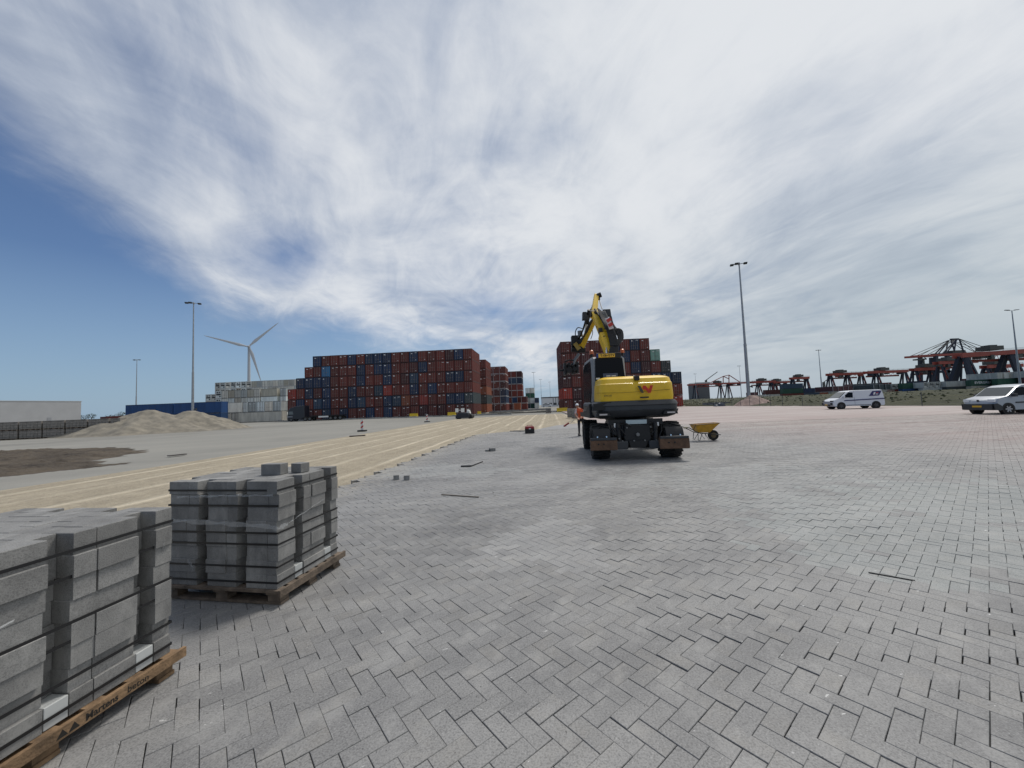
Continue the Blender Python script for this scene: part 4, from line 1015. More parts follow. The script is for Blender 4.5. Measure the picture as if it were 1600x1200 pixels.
# grey paver pallets by the worker and at the lane
def small_stack(x, y, w, h, label, rz=0.0):
    p = G(x, y, -.0); mb = MB(); t = empty('paver_pallet', (p.x, p.y, 0), rz, label, 'pallet of pavers')
    m1 = MB(); m1.box(-w / 2, w / 2, 0, w, .0, .12); m1.build('pallet', WOODG, t)
    nx = max(2, int(w / .26)); bw = w / nx
    for i in range(nx): mb.box(-w / 2 + i * bw + .01, -w / 2 + (i + 1) * bw - .01, 0 + (i % 2) * .05, w - (i % 2) * .04, .122, h - (i % 3) * .01)
    mb.build('paver_layer', DPAV, t)
    m2 = MB()
    for z in (.35, .7): m2.box(-w / 2 - .01, w / 2 + .01, -.012, w + .01, z, z + .03)
    m2.build('strap', STRAP, t)
small_stack(896.5, 652.5, 1.05, 1.1, 'grey paver pallet standing just behind the worker', .1)
small_stack(904, 653.5, 1.0, 1.05, 'grey paver pallet half hidden behind the cab', .1)
small_stack(857.5, 645.5, 1.0, 1.0, 'small grey paver pallet at the far end of the sand bed')

# stone chips and crumbs on the fresh paving
mb = MB(); rr = random.Random(31)
for k in range(450):
    t_ = rr.uniform(-2, 16); s_ = abs(rr.gauss(0, 1.6)) + .3 if k % 3 else rr.uniform(0, 14); p = P0 + AX * t_ + BX * s_
    if p.y < 1.2: continue
    q = rr.uniform(.004, .013) * (1 if p.y < 5 else 1.6); v = [Vector((rr.uniform(-q, q), rr.uniform(-q, q), rr.uniform(0, q * 1.3))) + p for _ in range(5)]
    mb.add(v, [(0, 1, 2), (0, 2, 3), (0, 3, 4), (1, 2, 4), (0, 1, 4), (2, 3, 4)])
o = mb.build('stone_chips', mat('pale_chips', (.17, .165, .15), .9)); tag(o, 'small stone chips and crumbs scattered over the new paving', 'stone chips', kind='stuff')
# ---------------------------------------------------------------- grass land, fence and terminal on the right
m, nt, b = node_mat('rough_grass'); tcn = nt.nodes.new('ShaderNodeTexCoord').outputs['Object']
c = mixc(nt, rng(nt, nz(nt, tcn, .12, 6, .65, (.6, 1.4, 1)), .35, .65), (.022, .028, .010), (.046, .050, .020))
c = mixc(nt, rng(nt, nz(nt, tcn, 1.6, 6, .7), .42, .68, 0, .8), c, (.062, .060, .028))
c = mixc(nt, rng(nt, nz(nt, tcn, .35, 5, .7, (1, 1.5, 1)), .6, .7, 0, .8), c, (.02, .026, .01))
nt.links.new(c, b.inputs['Base Color']); b.inputs['Roughness'].default_value = .95; bump(nt, b, nz(nt, tcn, 2.5, 6, .75), 1.0, .25)
nx, ny = 120, 90; vs = []
gxs = [30 + k * 1.6 for k in range(8)] + [43.2 + .5 * k for k in range(12)] + [49.5 + ((k + 1) / 100) ** 1.7 * 270 for k in range(100)]
for i in range(nx):
    x0 = gxs[i]; yf = float(np.interp(x0, [30, 42.5, 43.2, 44.2, 320], [100, 97, 70, 14, 14]))
    for j in range(ny):
        v = j / (ny - 1); y = yf + (v ** 1.5) * (235 - yf)
        d = max(0.0, x0 - 43.6) if y < 97 else max(0.0, min(y - 97, 40) if x0 < 43.6 else max(x0 - 43.6, y - 97))
        e_ = min(d, y - yf + .001) if x0 < 44.3 else d
        z = -.10 + 1.55 * (1 - math.exp(-e_ / 9)) * math.exp(-max(0, d - 70) / 40) + ((.10 * math.sin(x0 * .9 + y * .5) + .10 * math.sin(x0 * .37 - y * .81 + 2)) + random.uniform(-.07, .07)) * min(1, e_ / 4)
        vs.append((x0, y, z))
fs = [(i * ny + j, (i + 1) * ny + j, (i + 1) * ny + j + 1, i * ny + j + 1) for i in range(nx - 1) for j in range(ny - 1)]
o = MB().add(vs, fs).build('grass_bank', m, smooth=True, autos=80); tag(o, kind='structure')
# tussocks
mb = MB(); rr = random.Random(4)
for k in range(1500):
    i = rr.randrange(14, 60); j = rr.randrange(5, 55); p = Vector(vs[i * ny + j]) + Vector((rr.uniform(-1, 1), rr.uniform(-1, 1), -.02)); h = rr.uniform(.08, .24)
    for q in range(3):
        a = rr.uniform(0, PI); w = rr.uniform(.08, .3); d = Vector((math.cos(a) * w, math.sin(a) * w, 0)); mb.add([p - d, p + d, p + d * .3 + Vector((rr.uniform(-.1, .1), 0, h))], [(0, 1, 2)])
o = mb.build('tall_grass', mat('grass_blades', (.07, .08, .03), .8, nscale=.4, namt=.4)); tag(o, 'tufts of rough grass on the bank beyond the paved yard', 'grass', kind='stuff')
# silt edge strip
strip([Vector((43.3, 74, -.1)), Vector((43.3, 60, -.1)), Vector((43.2, 52, -.1))], .5, .12, 7, mat('dark_soil_edge', (.035, .03, .025), .9), 'kerb')
# wire fence
def fence(x0, y0, x1, y1, n, label, h=1.9, z0=-.1):
    t = empty('wire_fence', (x0, y0, z0), 0, label, 'fence'); L = Vector((x1 - x0, y1 - y0, 0)); fm = mat('fence_steel', (.10, .11, .11), .5, .5)
    for i in range(n + 1):
        p = L * i / n; mb = MB(); mb.tube([p, p + Vector((0, 0, h))], .035, 6); mb.build('post', fm, t)
    mb = MB()
    for k in range(6): zz = .15 + k * (h - .2) / 5; mb.tube([Vector((0, 0, zz)), L + Vector((0, 0, zz))], .008, 4)
    mb.build('wire', fm, t)
fence(43.2, 96, 43.4, 62, 12, 'thin wire fence along the grass from the stepped stack to the sand pile')
fence(43.6, 58, 43.8, 30, 5, 'low wire fence along the grass behind the two vans', 1.6)
# grey concrete blocks and dark bundle near the stepped stack
BK = mat('barrier_grey', (.14, .145, .15), .85, nscale=2, namt=.2)
for i in range(5):
    p = G(1102 + i * 8.6, 635.0 - i * .25, -.1); mb = MB(); mb.prism([(-.3, 0), (.3, 0), (.3, .22), (.13, .4), (.1, .85), (-.1, .85), (-.13, .4), (-.3, .22)], 'x', -.5, .5, .01)
    o = mb.build('concrete_barrier', BK); o.location = p; o.rotation_euler.z = .03; o.scale = (1.15, 1, 1)
    tag(o, 'grey concrete barrier in front of the fence, %s from left of the row' % ORD[i], 'barrier', 'grey concrete barriers')
p = G(1124, 635.6, -.1); t = empty('tarp_bundle', p, 0, 'dark blue covered bundle on the paving in front of the grey barriers', 'bundle')
for k, (dx, s, h) in enumerate([(-.55, .6, .45), (.3, .95, .8)]):
    mb = MB(); rr = random.Random(k); pr = []
    for q in range(12): a = q / 12 * 2 * PI; pr.append((math.cos(a) * s * rr.uniform(.85, 1.1), math.sin(a) * .5 * rr.uniform(.85, 1.1)))
    vs_ = [(x + dx, y, 0) for x, y in pr] + [(x * .85 + dx, y * .8, h * .6) for x, y in pr] + [(x * .35 + dx, y * .3, h) for x, y in pr]
    fs_ = [(i, (i + 1) % 12, 12 + (i + 1) % 12, 12 + i) for i in range(12)] + [(12 + i, 12 + (i + 1) % 12, 24 + (i + 1) % 12, 24 + i) for i in range(12)] + [tuple(range(24, 36))]
    mb.add(vs_, fs_); mb.build('cover', mat('dark_blue_tarp', (.015, .03, .055), .5), t, smooth=True, autos=50)
p = G(1144, 632.5, -.1); mb = MB(); mb.prism([(-.3, 0), (.3, 0), (.12, .45), (.1, .95), (-.1, .95), (-.12, .45)], 'x', -.8, .8, .02); o = mb.build('yellow_barrier', YEL); o.location = p; tag(o, 'small yellow barrier left of the reddish sand pile', 'barrier')

# ---------------------------------------------------------------- terminal: containers and gantry cranes
rr = random.Random(21); TG = 1.2
def tcont(x, y, z, rz, ch, label, L=CLN, text=None):
    o = TCM[L].copy() if isinstance(L, str) else None; return o
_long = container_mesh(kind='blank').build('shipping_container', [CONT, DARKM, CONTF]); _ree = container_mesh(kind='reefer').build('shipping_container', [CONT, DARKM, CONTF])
def tput(proto, x, y, z, rz, ch, label):
    o = proto.copy(); COL.objects.link(o); o.location = (x, y, z); o.rotation_euler = (0, 0, rz); c_ = CC[ch][0]; j = rr.uniform(.85, 1.15); o.color = (*[min(1, v * j) for v in c_], 1)
    return tag(o, label, 'container', 'containers in the terminal beyond the grass')
cells = [(1175, 1196, 250, 'w', 0), (1198, 1222, 240, 'wM', 0), (1226, 1250, 225, 'RGb', 0), (1252, 1275, 232, 'bB', 0), (1277, 1300, 238, 'OP', 1), (1300, 1332, 205, 'YP', 1), (1334, 1362, 205, 'w', 2),
         (1364, 1392, 200, 'Yg', 1), (1392, 1415, 200, 'rw', 2), (1416, 1440, 195, 'KG', 0), (1442, 1478, 190, 'ww', 2), (1480, 1514, 188, 'gw', 0), (1518, 1556, 180, 'YG', 0), (1558, 1600, 176, 'YGw', 1), (1602, 1645, 172, 'wPw', 1), (1648, 1690, 170, 'wWY', 1)]
pos_words = ['leftmost', 'second from left', 'third from left', 'fourth from left', 'fifth from left', 'sixth from left', 'seventh from left', 'eighth from left', 'eighth from right', 'seventh from right', 'sixth from right', 'fifth from right', 'fourth from right', 'third from right', 'second from right', 'rightmost']
GC = None
for i, (xa, xb, Z, cols, kind) in enumerate(cells):
    xc = PX((xa + xb) / 2, Z); wpx = (xb - xa) * Z / 600
    for lv, ch in enumerate(cols):
        zz = -.1 + lv * (CH + .03)
        tier = ['ground tier', 'second tier', 'third tier', 'top tier'][min(lv, 3)] if lv < len(cols) - 1 else 'top tier'
        lab = '%s terminal container beyond the grass, %s pile, %s' % (CC[ch][1], pos_words[i], tier)
        if kind == 2 and lv > 0 or (kind == 1 and lv == len(cols) - 1):
            n = max(2, min(4, int(wpx / 2.5)))
            for k in range(n):
                tput(_ree if kind == 2 else _long, xc - wpx / 2 + 1.25 + k * wpx / n, Z, zz, 0, ch if k % 2 == 0 or ch != 'W' else 'w', '%s end on, %s one, %s pile, %s' % (CC[ch][1] + ' container', ['left', 'second', 'third', 'fourth'][k], pos_words[i], tier))
        else:
            o = tput(_long, xc - CLN / 2, Z + 1.2, zz, -PI / 2, ch, lab)
            if i == 12 and lv == 1: GC = o
for i, x in enumerate(list(range(1180, 1420, 14)) + list(range(1425, 1640, 20))):
    Z = 330 - i * 3; n = rr.choice((1, 2, 2, 3)); ch = rr.choice('MPNRgDMP')
    for lv in range(n): tput(_long, PX(x, Z), Z, -.1 + lv * 2.87, -PI / 2 if i % 3 else 0, ch if rr.random() < .6 else rr.choice('RPgNw'), 'dark container in far pile %s from left behind the cranes, %s' % ((ORD + ['%d%s' % (q, 'th') for q in range(24, 40)])[i], ['lowest', 'second up', 'third up'][lv]))
for p in (_long, _ree): bpy.data.objects.remove(p)
if GC:
    tm = text_mesh('lettering', 'EVERGREEN', 1.5, PLAC, GC, Matrix.Identity(4), .01, True, 1.25)
    # container is turned -90 degrees: its right side (+x local) faces the camera... place text on that side
    tm.matrix_local = Matrix.Translation((CW / 2 + .02, CLN / 2, 1.45)) @ Matrix.Rotation(PI / 2, 4, 'Z') @ Matrix.Rotation(PI / 2, 4, 'X') @ Matrix.Diagonal((1.15, 1, 1, 1))
RED = mat('crane_red', (.26, .05, .035), .6, nscale=.15, namt=.25); NAVY = mat('crane_dark_blue', (.010, .018, .036), .7); CGR = mat('crane_grey_house', (.06, .065, .06), .7)
def gantry(xa, xb, ybeam, Z, label, legs, house=.5, tilt=0.0, depth=14, over=0.0, beam=2.2, legw=1.5):
    """girder seen from xa to xb with its underside at pixel row ybeam; legs: fractions along the girder"""
    hor = lambda x: 635 - .0384 * (x - 800)
    X0, X1 = PX(xa, Z), PX(xb, Z); H = (hor((xa + xb) / 2) - ybeam) * Z / 600 + EYE
    t = empty('gantry_crane', ((X0 + X1) / 2, Z, -.1), 0, label, 'gantry crane', 'gantry cranes in the container terminal'); w = (X1 - X0) / 2
    for s in (0, 1):
        mb = MB(); mb.beam((-w - over, s * 5, H - tilt), (w + over, s * 5, H + tilt), 1.2, beam); 
        n = int(2 * w / 5)
        mb.build('girder', RED, t)
    mb = MB(); mb.beam((-w, -.2, H - tilt + beam * .6), (w, -.2, H + tilt + beam * .6 + .3), .12); mb.beam((-w, -.2, H - tilt + beam * .9), (w, -.2, H + tilt + beam * .9), .12)
    for k in range(9): mb.beam((-w + k * w / 4, -.2, H + beam * .3), (-w + k * w / 4, -.2, H + beam * .95), .12)
    mb.build('walkway', CGR, t)
    for f_ in legs:
        x = -w + f_ * 2 * w
        for s in (-1, 1):
            sp = 2.3 if w > 12 else 1.6
            mb = MB(); mb.beam((x + s * .5, 2.5 - 1.5, H - beam / 2), (x + s * sp, -depth * .25, 0), legw, legw, w2=legw * .8); mb.build('leg', NAVY, t)
            mb = MB(); mb.beam((x + s * .5, 2.5 + 1.5, H - beam / 2), (x + s * sp, depth * .6, 0), legw, legw, w2=legw * .8); mb.build('leg', NAVY, t)
        for s in (-1, 1): mb = MB(); mb.beam((x + s * sp * .9, -depth * .2, H * .2), (x - s * .8, -depth * .05, H * .75), .35); mb.build('brace', RED, t)
        mb = MB(); mb.box(x - sp - .6, x + sp + .6, -depth * .3, depth * .65, .4, 1.6); mb.build('bogie_beam', NAVY, t)
    for k in range(int(w / 4)):
        x = rr.uniform(-w * .9, w * .9); mb = MB(); q = rr.uniform(.5, 1.8); hh = rr.uniform(.8, 2.6); mb.box(x - q, x + q, 0, 5, H - beam * .5 - hh, H - beam * .45); mb.build('hung_gear', rr.choice((RED, CGR, NAVY)), t)
    mb = MB(); mb.beam((-w * .8, 7, H - beam * 1.6), (w * .85, 7, H - beam * 1.6), 1.0, beam * .6); mb.build('lower_girder', RED, t)
    mb = MB(); nw = max(4, int(2 * w / 5))
    for k in range(nw):
        xa_, xb_ = -w * .8 + k * 1.65 * w / nw, -w * .8 + (k + 1) * 1.65 * w / nw
        mb.beam((xa_, 7, H - beam * 1.5), ((xa_ + xb_) / 2, 6, H - beam * .4), .22); mb.beam(((xa_ + xb_) / 2, 6, H - beam * .4), (xb_, 7, H - beam * 1.5), .22)
    mb.build('lattice', RED, t)
    hx = -w + house * 2 * w
    mb = MB(); q = min(4.5, w * .35); mb.box(hx - q, hx + q, -1.5, 6.5, H + beam * .6, H + beam * .6 + 2.6); mb.box(hx - q * .6, hx + q * .5, 0, 5, H + beam * .6 + 2.62, H + beam * .6 + 3.4); mb.build('machine_house', CGR, t)
    mb = MB(); mb.box(hx - q * .8, hx - q * .8 + 2.2, -1, 1.5, H - beam / 2 - 3.0, H - beam / 2 - .1); mb.build('operator_cab', CGR, t)
    return t, H
cr = [(1175, 1212, 597, 505, 'low red gantry crane with dark legs just right of the big mast', (.3, .85), .45),
      (1207, 1234, 597.5, 515, 'small gantry crane half hidden among stacks, third cluster from left', (.2, .8), .3),
      (1238, 1265, 591, 480, 'gantry crane with open portal standing alone left of the white van mast', (.1, .9), .45),
      (1297, 1352, 584.5, 420, 'red gantry crane above the white van with two machine houses', (.06, .55, .95), .35),
      (1357, 1420, 581, 400, 'red gantry crane with long girder between the two vans', (.25, .96), .4),
      (1431, 1482, 576.5, 350, 'red gantry crane under the boom of the big quay crane', (.07, .6), .4),
      (1470, 1530, 566, 330, 'middle red gantry crane behind the tall leg of the big one', (.1, .7), .3),
      (1545, 1600, 572, 300, 'dark red gantry crane seen below the longest girder', (.05, .5), .3)]
for xa, xb, yb, Z, lab, legs, house in cr: gantry(xa, xb, yb, Z, lab, legs, house, beam=2.6, legw=1.15)
gantry(1506, 1680, 549.5, 250, 'largest nearest red gantry crane at the right edge with thick dark legs', (.05, .46), .30, tilt=1.2, beam=2.8, legw=2.0, depth=20)
for xh in (1084,):
    t, H = gantry(1076, 1168, 600, 560, 'long low red gantry crane just right of the stepped stack, with peaked frame', (.12, .55, .68), .5, beam=2.1, legw=1.1)
    for (x0, y0, x1, y1) in [(1110, 598, 1130, 588), (1130, 588, 1139, 586), (1139, 586, 1139, 599), (1130, 588, 1130, 599), (1139, 586, 1156, 597), (1139, 592, 1130, 588)]:
        pa, pb = PT(x0, y0, 560) - t.location, PT(x1, y1, 560) - t.location; mb = MB(); mb.beam(pa, pb, .9); mb.build('frame_member', RED, t)
# quay crane
Z = 470; t = empty('quay_crane', (PX(1490, Z), Z, -.1), 0, 'tall ship to shore crane with peaked mast, stay rods and long boom', 'quay crane')
def seg(name, x0, y0, x1, y1, w, m_, dy=0): 
    pa, pb = PT(x0, y0, Z) - t.location, PT(x1, y1, Z) - t.location; mb = MB(); mb.beam(pa + Vector((0, dy, 0)), pb + Vector((0, dy, 0)), w); return mb.build(name, m_, t)
for dy in (0, 9):
    seg('boom', 1426, 557, 1510, 552.5, 2.4, RED, dy); seg('boom', 1510, 552.5, 1580, 549, 2.6, RED, dy)
    seg('mast_leg', 1495, 530, 1472, 553, 1.1, NAVY, dy); seg('mast_leg', 1494, 530, 1491, 549, 1.0, NAVY, dy); seg('mast_leg', 1499, 530, 1506, 551, 1.1, NAVY, dy); seg('mast_leg', 1496, 530, 1479, 551, .9, NAVY, dy)
    for (xa, ya_, xb, yb_) in [(1494, 530, 1448, 555), (1494, 530, 1434, 555), (1499, 529.5, 1545, 545), (1499, 530, 1536, 548), (1499, 531, 1526, 551)]: seg('stay_rod', xa, ya_, xb, yb_, .5, CGR, dy)
    seg('leg', 1462, 556, 1463, 605, 3.2, NAVY, dy * 2); seg('leg', 1480, 556, 1481, 605, 3.0, NAVY, dy * 2)
seg('portal_beam', 1460, 581, 1484, 580.5, 3.0, NAVY); seg('portal_beam', 1460, 554, 1508, 552, 3.0, NAVY, 3); seg('brace', 1464, 570, 1500, 562, 1.2, NAVY)
seg('mast_head', 1491, 529.5, 1503, 529, 2.0, NAVY, 4)
mb = MB(); pa = PT(1500, 549, Z) - t.location; mb.box(pa.x - 9, pa.x + 7, 0, 10, pa.z - 5, pa.z + 1.5); mb.build('machine_house', CGR, t)
mb = MB(); pa = PT(1443, 561, Z) - t.location; mb.box(pa.x - 4, pa.x + 4, 0, 9, pa.z - .8, pa.z + .8); mb.beam(pa, pa + Vector((0, 0, -6)), 1.2); mb.beam(pa + Vector((-3, 0, 0)), pa + Vector((-1, 0, 3)), .6); mb.beam(pa + Vector((3, 0, 0)), pa + Vector((1, 0, 3)), .6); mb.build('trolley', CGR, t)
# distant luffing crane jib and mobile crane left of the masts
for (x0, y0, x1, y1, Z, lab) in [(1103, 594, 1121, 581, 700, 'faint grey crane jib rising above the long low gantry crane'), (1287, 597, 1300, 588, 690, 'faint grey jib right of the distant light mast')]:
    pa, pb = PT(x0, y0, Z), PT(x1, y1, Z); t = empty('luffing_crane', (pa.x, Z, -.1), 0, lab, 'crane')
    mb = MB(); mb.beam((0, 0, 0), (0, 0, pa.z + .1), 3.0); mb.build('tower', CGR, t); mb = MB(); mb.beam((0, 0, pa.z), pb - Vector((pa.x, Z, -.1)), 1.1, w2=.6); mb.build('jib', CGR, t)
# far white shed behind the left cranes
Z = 600; t = empty('shed', (PX(1092, Z), Z, -.1), 0, 'pale roofed shed behind the long low gantry crane', 'building')
mb = MB(); mb.box(-8, 16, 0, 20, 0, 24); mb.build('wall', mat('shed_wall', (.09, .10, .11), .7), t); mb = MB(); mb.prism([(-9, 24.05), (17, 24.05), (17, 27.5), (-6, 27.5)], 'y', -1, 21); mb.build('roof', mat('pale_roof', (.42, .44, .43), .6), t)
# ---------------------------------------------------------------- wheeled excavator
YLW = mat('machine_yellow', (.72, .44, .014), .42, nscale=3.5, namt=.1, coat=.25, color2=(.86, .55, .016))
GRY = mat('machine_grey', (.030, .033, .038), .5, nscale=4, namt=.2)
LGR = mat('cab_frame_grey', (.23, .24, .255), .45, nscale=3, namt=.1)
TYR = mat('tyre_rubber', (.015, .0145, .014), .85, nscale=12, namt=.4, bump=.3)
RUST = mat('rusty_steel', (.075, .042, .026), .85, nscale=5, namt=.4, color2=(.17, .095, .055), bump=.5)
GLS = mat('tinted_glass', (.004, .006, .010), .2, spec=.10)
CHR = mat('chrome_rod', (.75, .75, .75), .18, 1.0)
def lathe_x(mb, prof, n=32, c=(0, 0, 0)):
    vs = []; k = len(prof)
    for i in range(n):
        a = 2 * PI * i / n
        for x, r in prof: vs.append((c[0] + x, c[1] + r * math.cos(a), c[2] + r * math.sin(a)))
    fs = [(i * k + j, i * k + j + 1, ((i + 1) % n) * k + j + 1, ((i + 1) % n) * k + j) for i in range(n) for j in range(k - 1)]
    return mb.add(vs, fs)
def big_wheel(parent, x, y, r=.52, w=.5, side=1):
    mb = MB(); h = w / 2
    lathe_x(mb, [(-h * .8, r * .52), (-h * .92, r * .62), (-h, r * .8), (-h * .9, r * .93), (-h * .6, r * .955), (h * .6, r * .955), (h * .9, r * .93), (h, r * .8), (h * .92, r * .62), (h * .8, r * .52)], 36)
    n = 20
    for i in range(n):                                    # chevron lugs
        for s in (-1, 1):
            a0 = 2 * PI * (i + (.5 if s > 0 else 0)) / n; a1 = a0 + .17
            P = []
            for xx, aa, rr in ((0.0, a0, r * .93), (s * h * .98, a1, r * .90)):
                for da in (-.055, .055):
                    for dr in (0, .05):
                        P.append((xx, (rr + dr) * math.cos(aa + da), (rr + dr) * math.sin(aa + da)))
            mb.add(P, [(0, 1, 3, 2), (4, 6, 7, 5), (0, 4, 5, 1), (2, 3, 7, 6), (1, 5, 7, 3), (0, 2, 6, 4)])
    o = mb.build('wheel', TYR, parent, loc=(x, y, r)); mb = MB()
    lathe_x(mb, [(-h * .5, .02), (-h * .55, r * .3), (-h * .3, r * .42), (-h * .8, r * .53), (h * .8, r * .53), (h * .3, r * .42), (h * .55, r * .3), (h * .5, .02)], 24)
    mb.build('rim', GRY, o, smooth=True); return o
EX = Vector((3.60, 12.72, 0)); EXR = -.045
ex = empty('wheeled_excavator', EX, EXR, 'yellow and grey wheeled excavator seen from behind on the new paving', 'excavator')
EXM = (Matrix.Translation(EX) @ Matrix.Rotation(EXR, 4, 'Z')).inverted()
def Q(x, y, Y): return EXM @ PT(x, y, Y)
for x in (-1.0, 1.0):
    for y in (-1.32, 1.32): big_wheel(ex, x, y)
for s in (-1, 1):                                         # mudguard plates over the rear tyres
    mb = MB(); vs = []; n = 9
    for i in range(n):
        a = math.radians(192 - i * 6.5); 
        for x in (-.235, .235):
            for rr_ in (.585, .60): vs.append((x, math.cos(a) * rr_, math.sin(a) * rr_))
    fs = []
    for i in range(n - 1):
        b0 = i * 4; fs += [(b0, b0 + 2, b0 + 6, b0 + 4), (b0 + 1, b0 + 5, b0 + 7, b0 + 3), (b0, b0 + 4, b0 + 5, b0 + 1), (b0 + 2, b0 + 3, b0 + 7, b0 + 6)]
    fs += [(0, 1, 3, 2), (4 * n - 4, 4 * n - 2, 4 * n - 1, 4 * n - 3)]
    o = mb.add(vs, fs).build('mudguard', BLK, ex, loc=(s * 1.0, -1.32, .52))
    for x in (-.13, .12): mb = MB(); mb.tube([(x, -.585, .16), (x, -.625, .165)], .022, 8); mb.build('bolt', CHR, o)
mb = MB(); mb.tube([(-.78, -1.32, .52), (.78, -1.32, .52)], .13, 12); mb.tube([(-.2, -1.32, .55), (.2, -1.32, .55)], .26, 12); mb.build('axle', BLK, ex, smooth=True)
mb = MB(); mb.tube([(-.78, 1.32, .52), (.78, 1.32, .52)], .13, 12); mb.build('axle', BLK, ex, smooth=True)
mb = MB(); mb.prism([(-1.62, .62), (1.6, .62), (1.6, .92), (1.0, 1.1), (-1.1, 1.1), (-1.62, .98)], 'x', -.42, .42, .03); mb.build('chassis', GRY, ex)
mb = MB(); mb.tube([(0, 0, 1.08), (0, 0, 1.26)], .62, 28); mb.build('slew_ring', BLK, ex)
mb = MB(); mb.prism([(-.32, .42), (.32, .42), (.38, .62), (.34, .98), (-.34, .98), (-.38, .62)], 'y', -1.80, -1.63, .02); mb.prism([(-.2, .36), (.2, .36), (.26, .55), (-.26, .55)], 'y', -1.86, -1.66); mb.build('tow_bracket', BLK, ex)
mb = MB(); mb.tube([(0, -1.87, .72), (0, -1.80, .72)], .05, 10); mb.build('tow_pin', STEEL, ex)
for s in (-1, 1):
    mb = MB(); mb.tube([(s * .52, -1.70, 1.02), (s * .50, -1.78, .5)], .065, 10); mb.build('blade_cylinder', BLK, ex, smooth=True)
    mb = MB(); mb.tube([(s * .50, -1.78, .5), (s * .49, -1.80, .42)], .032, 8); mb.build('cylinder_rod', CHR, ex)
    mb = MB(); mb.tube([(s * .72, -1.62, 1.0), (s * .64, -1.72, .55), (s * .5, -1.7, .45)], .02, 6); mb.build('hose', BLK, ex)
    mb = MB(); mb.box(s * .60 - .025, s * .60 + .025, -1.72, -1.70, .93, 1.04); mb.build('reflector', PLAC, ex)
    mb = MB(); mb.beam((s * .3, -1.82, .43), (s * 1.0, -2.0, .44), .14, .22); mb.build('blade_arm', GRY, ex, bevel=.02)
    # support blade: plate with worn rusty lower face
    mb = MB(); x0, x1 = (-1.35, -.62) if s < 0 else (.52, 1.30)
    mb.prism([(-2.12, .34), (-2.06, .32), (-1.98, .40), (-1.97, .60), (-2.05, .66), (-2.10, .60)], 'x', x0, x1, .008); o = mb.build('support_blade', RUST, ex)
    mb = MB(); mb.box(x0 + .01, x1 - .01, -2.115, -1.99, .60, .668); mb.build('blade_edge', GRY, o, bevel=.01)
    for xx in (.3, .5): mb = MB(); X = x0 + (x1 - x0) * xx; mb.tube([(X, -2.10, .5), (X, -2.135, .5)], .022, 8); mb.build('bolt', BLK, o)
mb = MB(); mb.box(-.29, .29, -1.745, -1.725, 1.005, 1.125); o = mb.build('number_plate', mat('pale_plate', (.42, .50, .52), .4), ex, bevel=.006)
mb = MB(); mb.box(-.75, .75, -1.66, -1.55, .98, 1.14); mb.build('rear_crossmember', BLK, ex)
for _o in list(ex.children): _o.matrix_basis = Matrix.Translation((.06, 0, 0)) @ Matrix.Rotation(-.05, 4, 'Z') @ _o.matrix_basis
for k, (x0, z0, x1, z1) in enumerate([(-.62, .98, -.36, .7), (-.45, 1.05, -.2, .95), (.62, .98, .36, .7), (.45, 1.05, .2, .95), (-.70, .9, -.55, .6), (.70, .9, .55, .6)]):
    mb = MB(); mb.tube([(x0, -1.66, z0), ((x0 + x1) / 2, -1.84, (z0 + z1) / 2 + .03), (x1, -1.80, z1)], .018, 6); mb.build('hose', BLK, ex, smooth=True)
for x, z in ((-.56, .62), (-.47, .55), (.47, .55), (.57, .60), (-.33, .92), (.33, .92), (-.15, .55), (.15, .55)):
    mb = MB(); mb.tube([(x, -1.84, z), (x, -1.875, z)], .022, 8); mb.build('fitting', STEEL, ex)
# superstructure lofted from outlines
def outline(hw, yr, yf, rad, n=7, front=.12):
    pts = []
    for cx, cy, a0, r in ((hw - rad, yr + rad * .62, -90, rad), (hw - front, yf - front, 0, front), (-hw + front, yf - front, 90, front), (-hw + rad, yr + rad * .62, 180, rad)):
        for i in range(n):
            a = math.radians(a0 + 90 * i / (n - 1)); sy = .62 if r == rad else 1
            pts.append((cx + r * math.cos(a), cy + r * sy * math.sin(a)))
    return pts
def loft(levels, curve=.09):
    vs = []; k = None
    for z, p in levels:
        hw = max(abs(q[0]) for q in p)
        for x, y in p:
            yy = y + (curve * (x / hw) ** 2 if y < 0 else 0); vs.append((x, yy, z))
        k = len(p)
    fs = [(i * k + j, i * k + (j + 1) % k, (i + 1) * k + (j + 1) % k, (i + 1) * k + j) for i in range(len(levels) - 1) for j in range(k)]
    fs += [tuple(range(k - 1, -1, -1)), tuple((len(levels) - 1) * k + j for j in range(k))]
    return vs, fs
O = outline
s2 = lambda p: [(x * .93 + .07, min(y, 1.28)) for x, y in p]
vs, fs = loft([(z, s2(p)) for z, p in ((1.16, O(1.08, -1.46, 1.25, .42)), (1.22, O(1.20, -1.66, 1.3, .36)), (1.30, O(1.26, -1.74, 1.3, .34)), (1.40, O(1.28, -1.79, 1.3, .34)), (1.412, O(1.25, -1.755, 1.3, .34)), (1.53, O(1.25, -1.75, 1.3, .32)), (1.545, O(1.27, -1.775, 1.3, .32)), (1.62, O(1.25, -1.745, 1.3, .32)), (1.675, O(1.20, -1.71, 1.3, .30)))])
MB().add(vs, fs).build('counterweight', GRY, ex, smooth=True, autos=25)
for s in (-1, 1):
    mb = MB(); mb.prism([(s * .95 - .22, 1.26), (s * .95 + .20, 1.26), (s * .95 + .17, 1.36), (s * .95 - .17, 1.36)], 'y', -1.77, -1.62, .01); o = mb.build('lamp_recess', BLK, ex)
    mb = MB(); mb.box(s * .95 - .11, s * .95 + .11, -1.785, -1.765, 1.285, 1.325); mb.build('tail_lamp', mat('tail_lamp_glass', (.55, .5, .48), .25), ex)
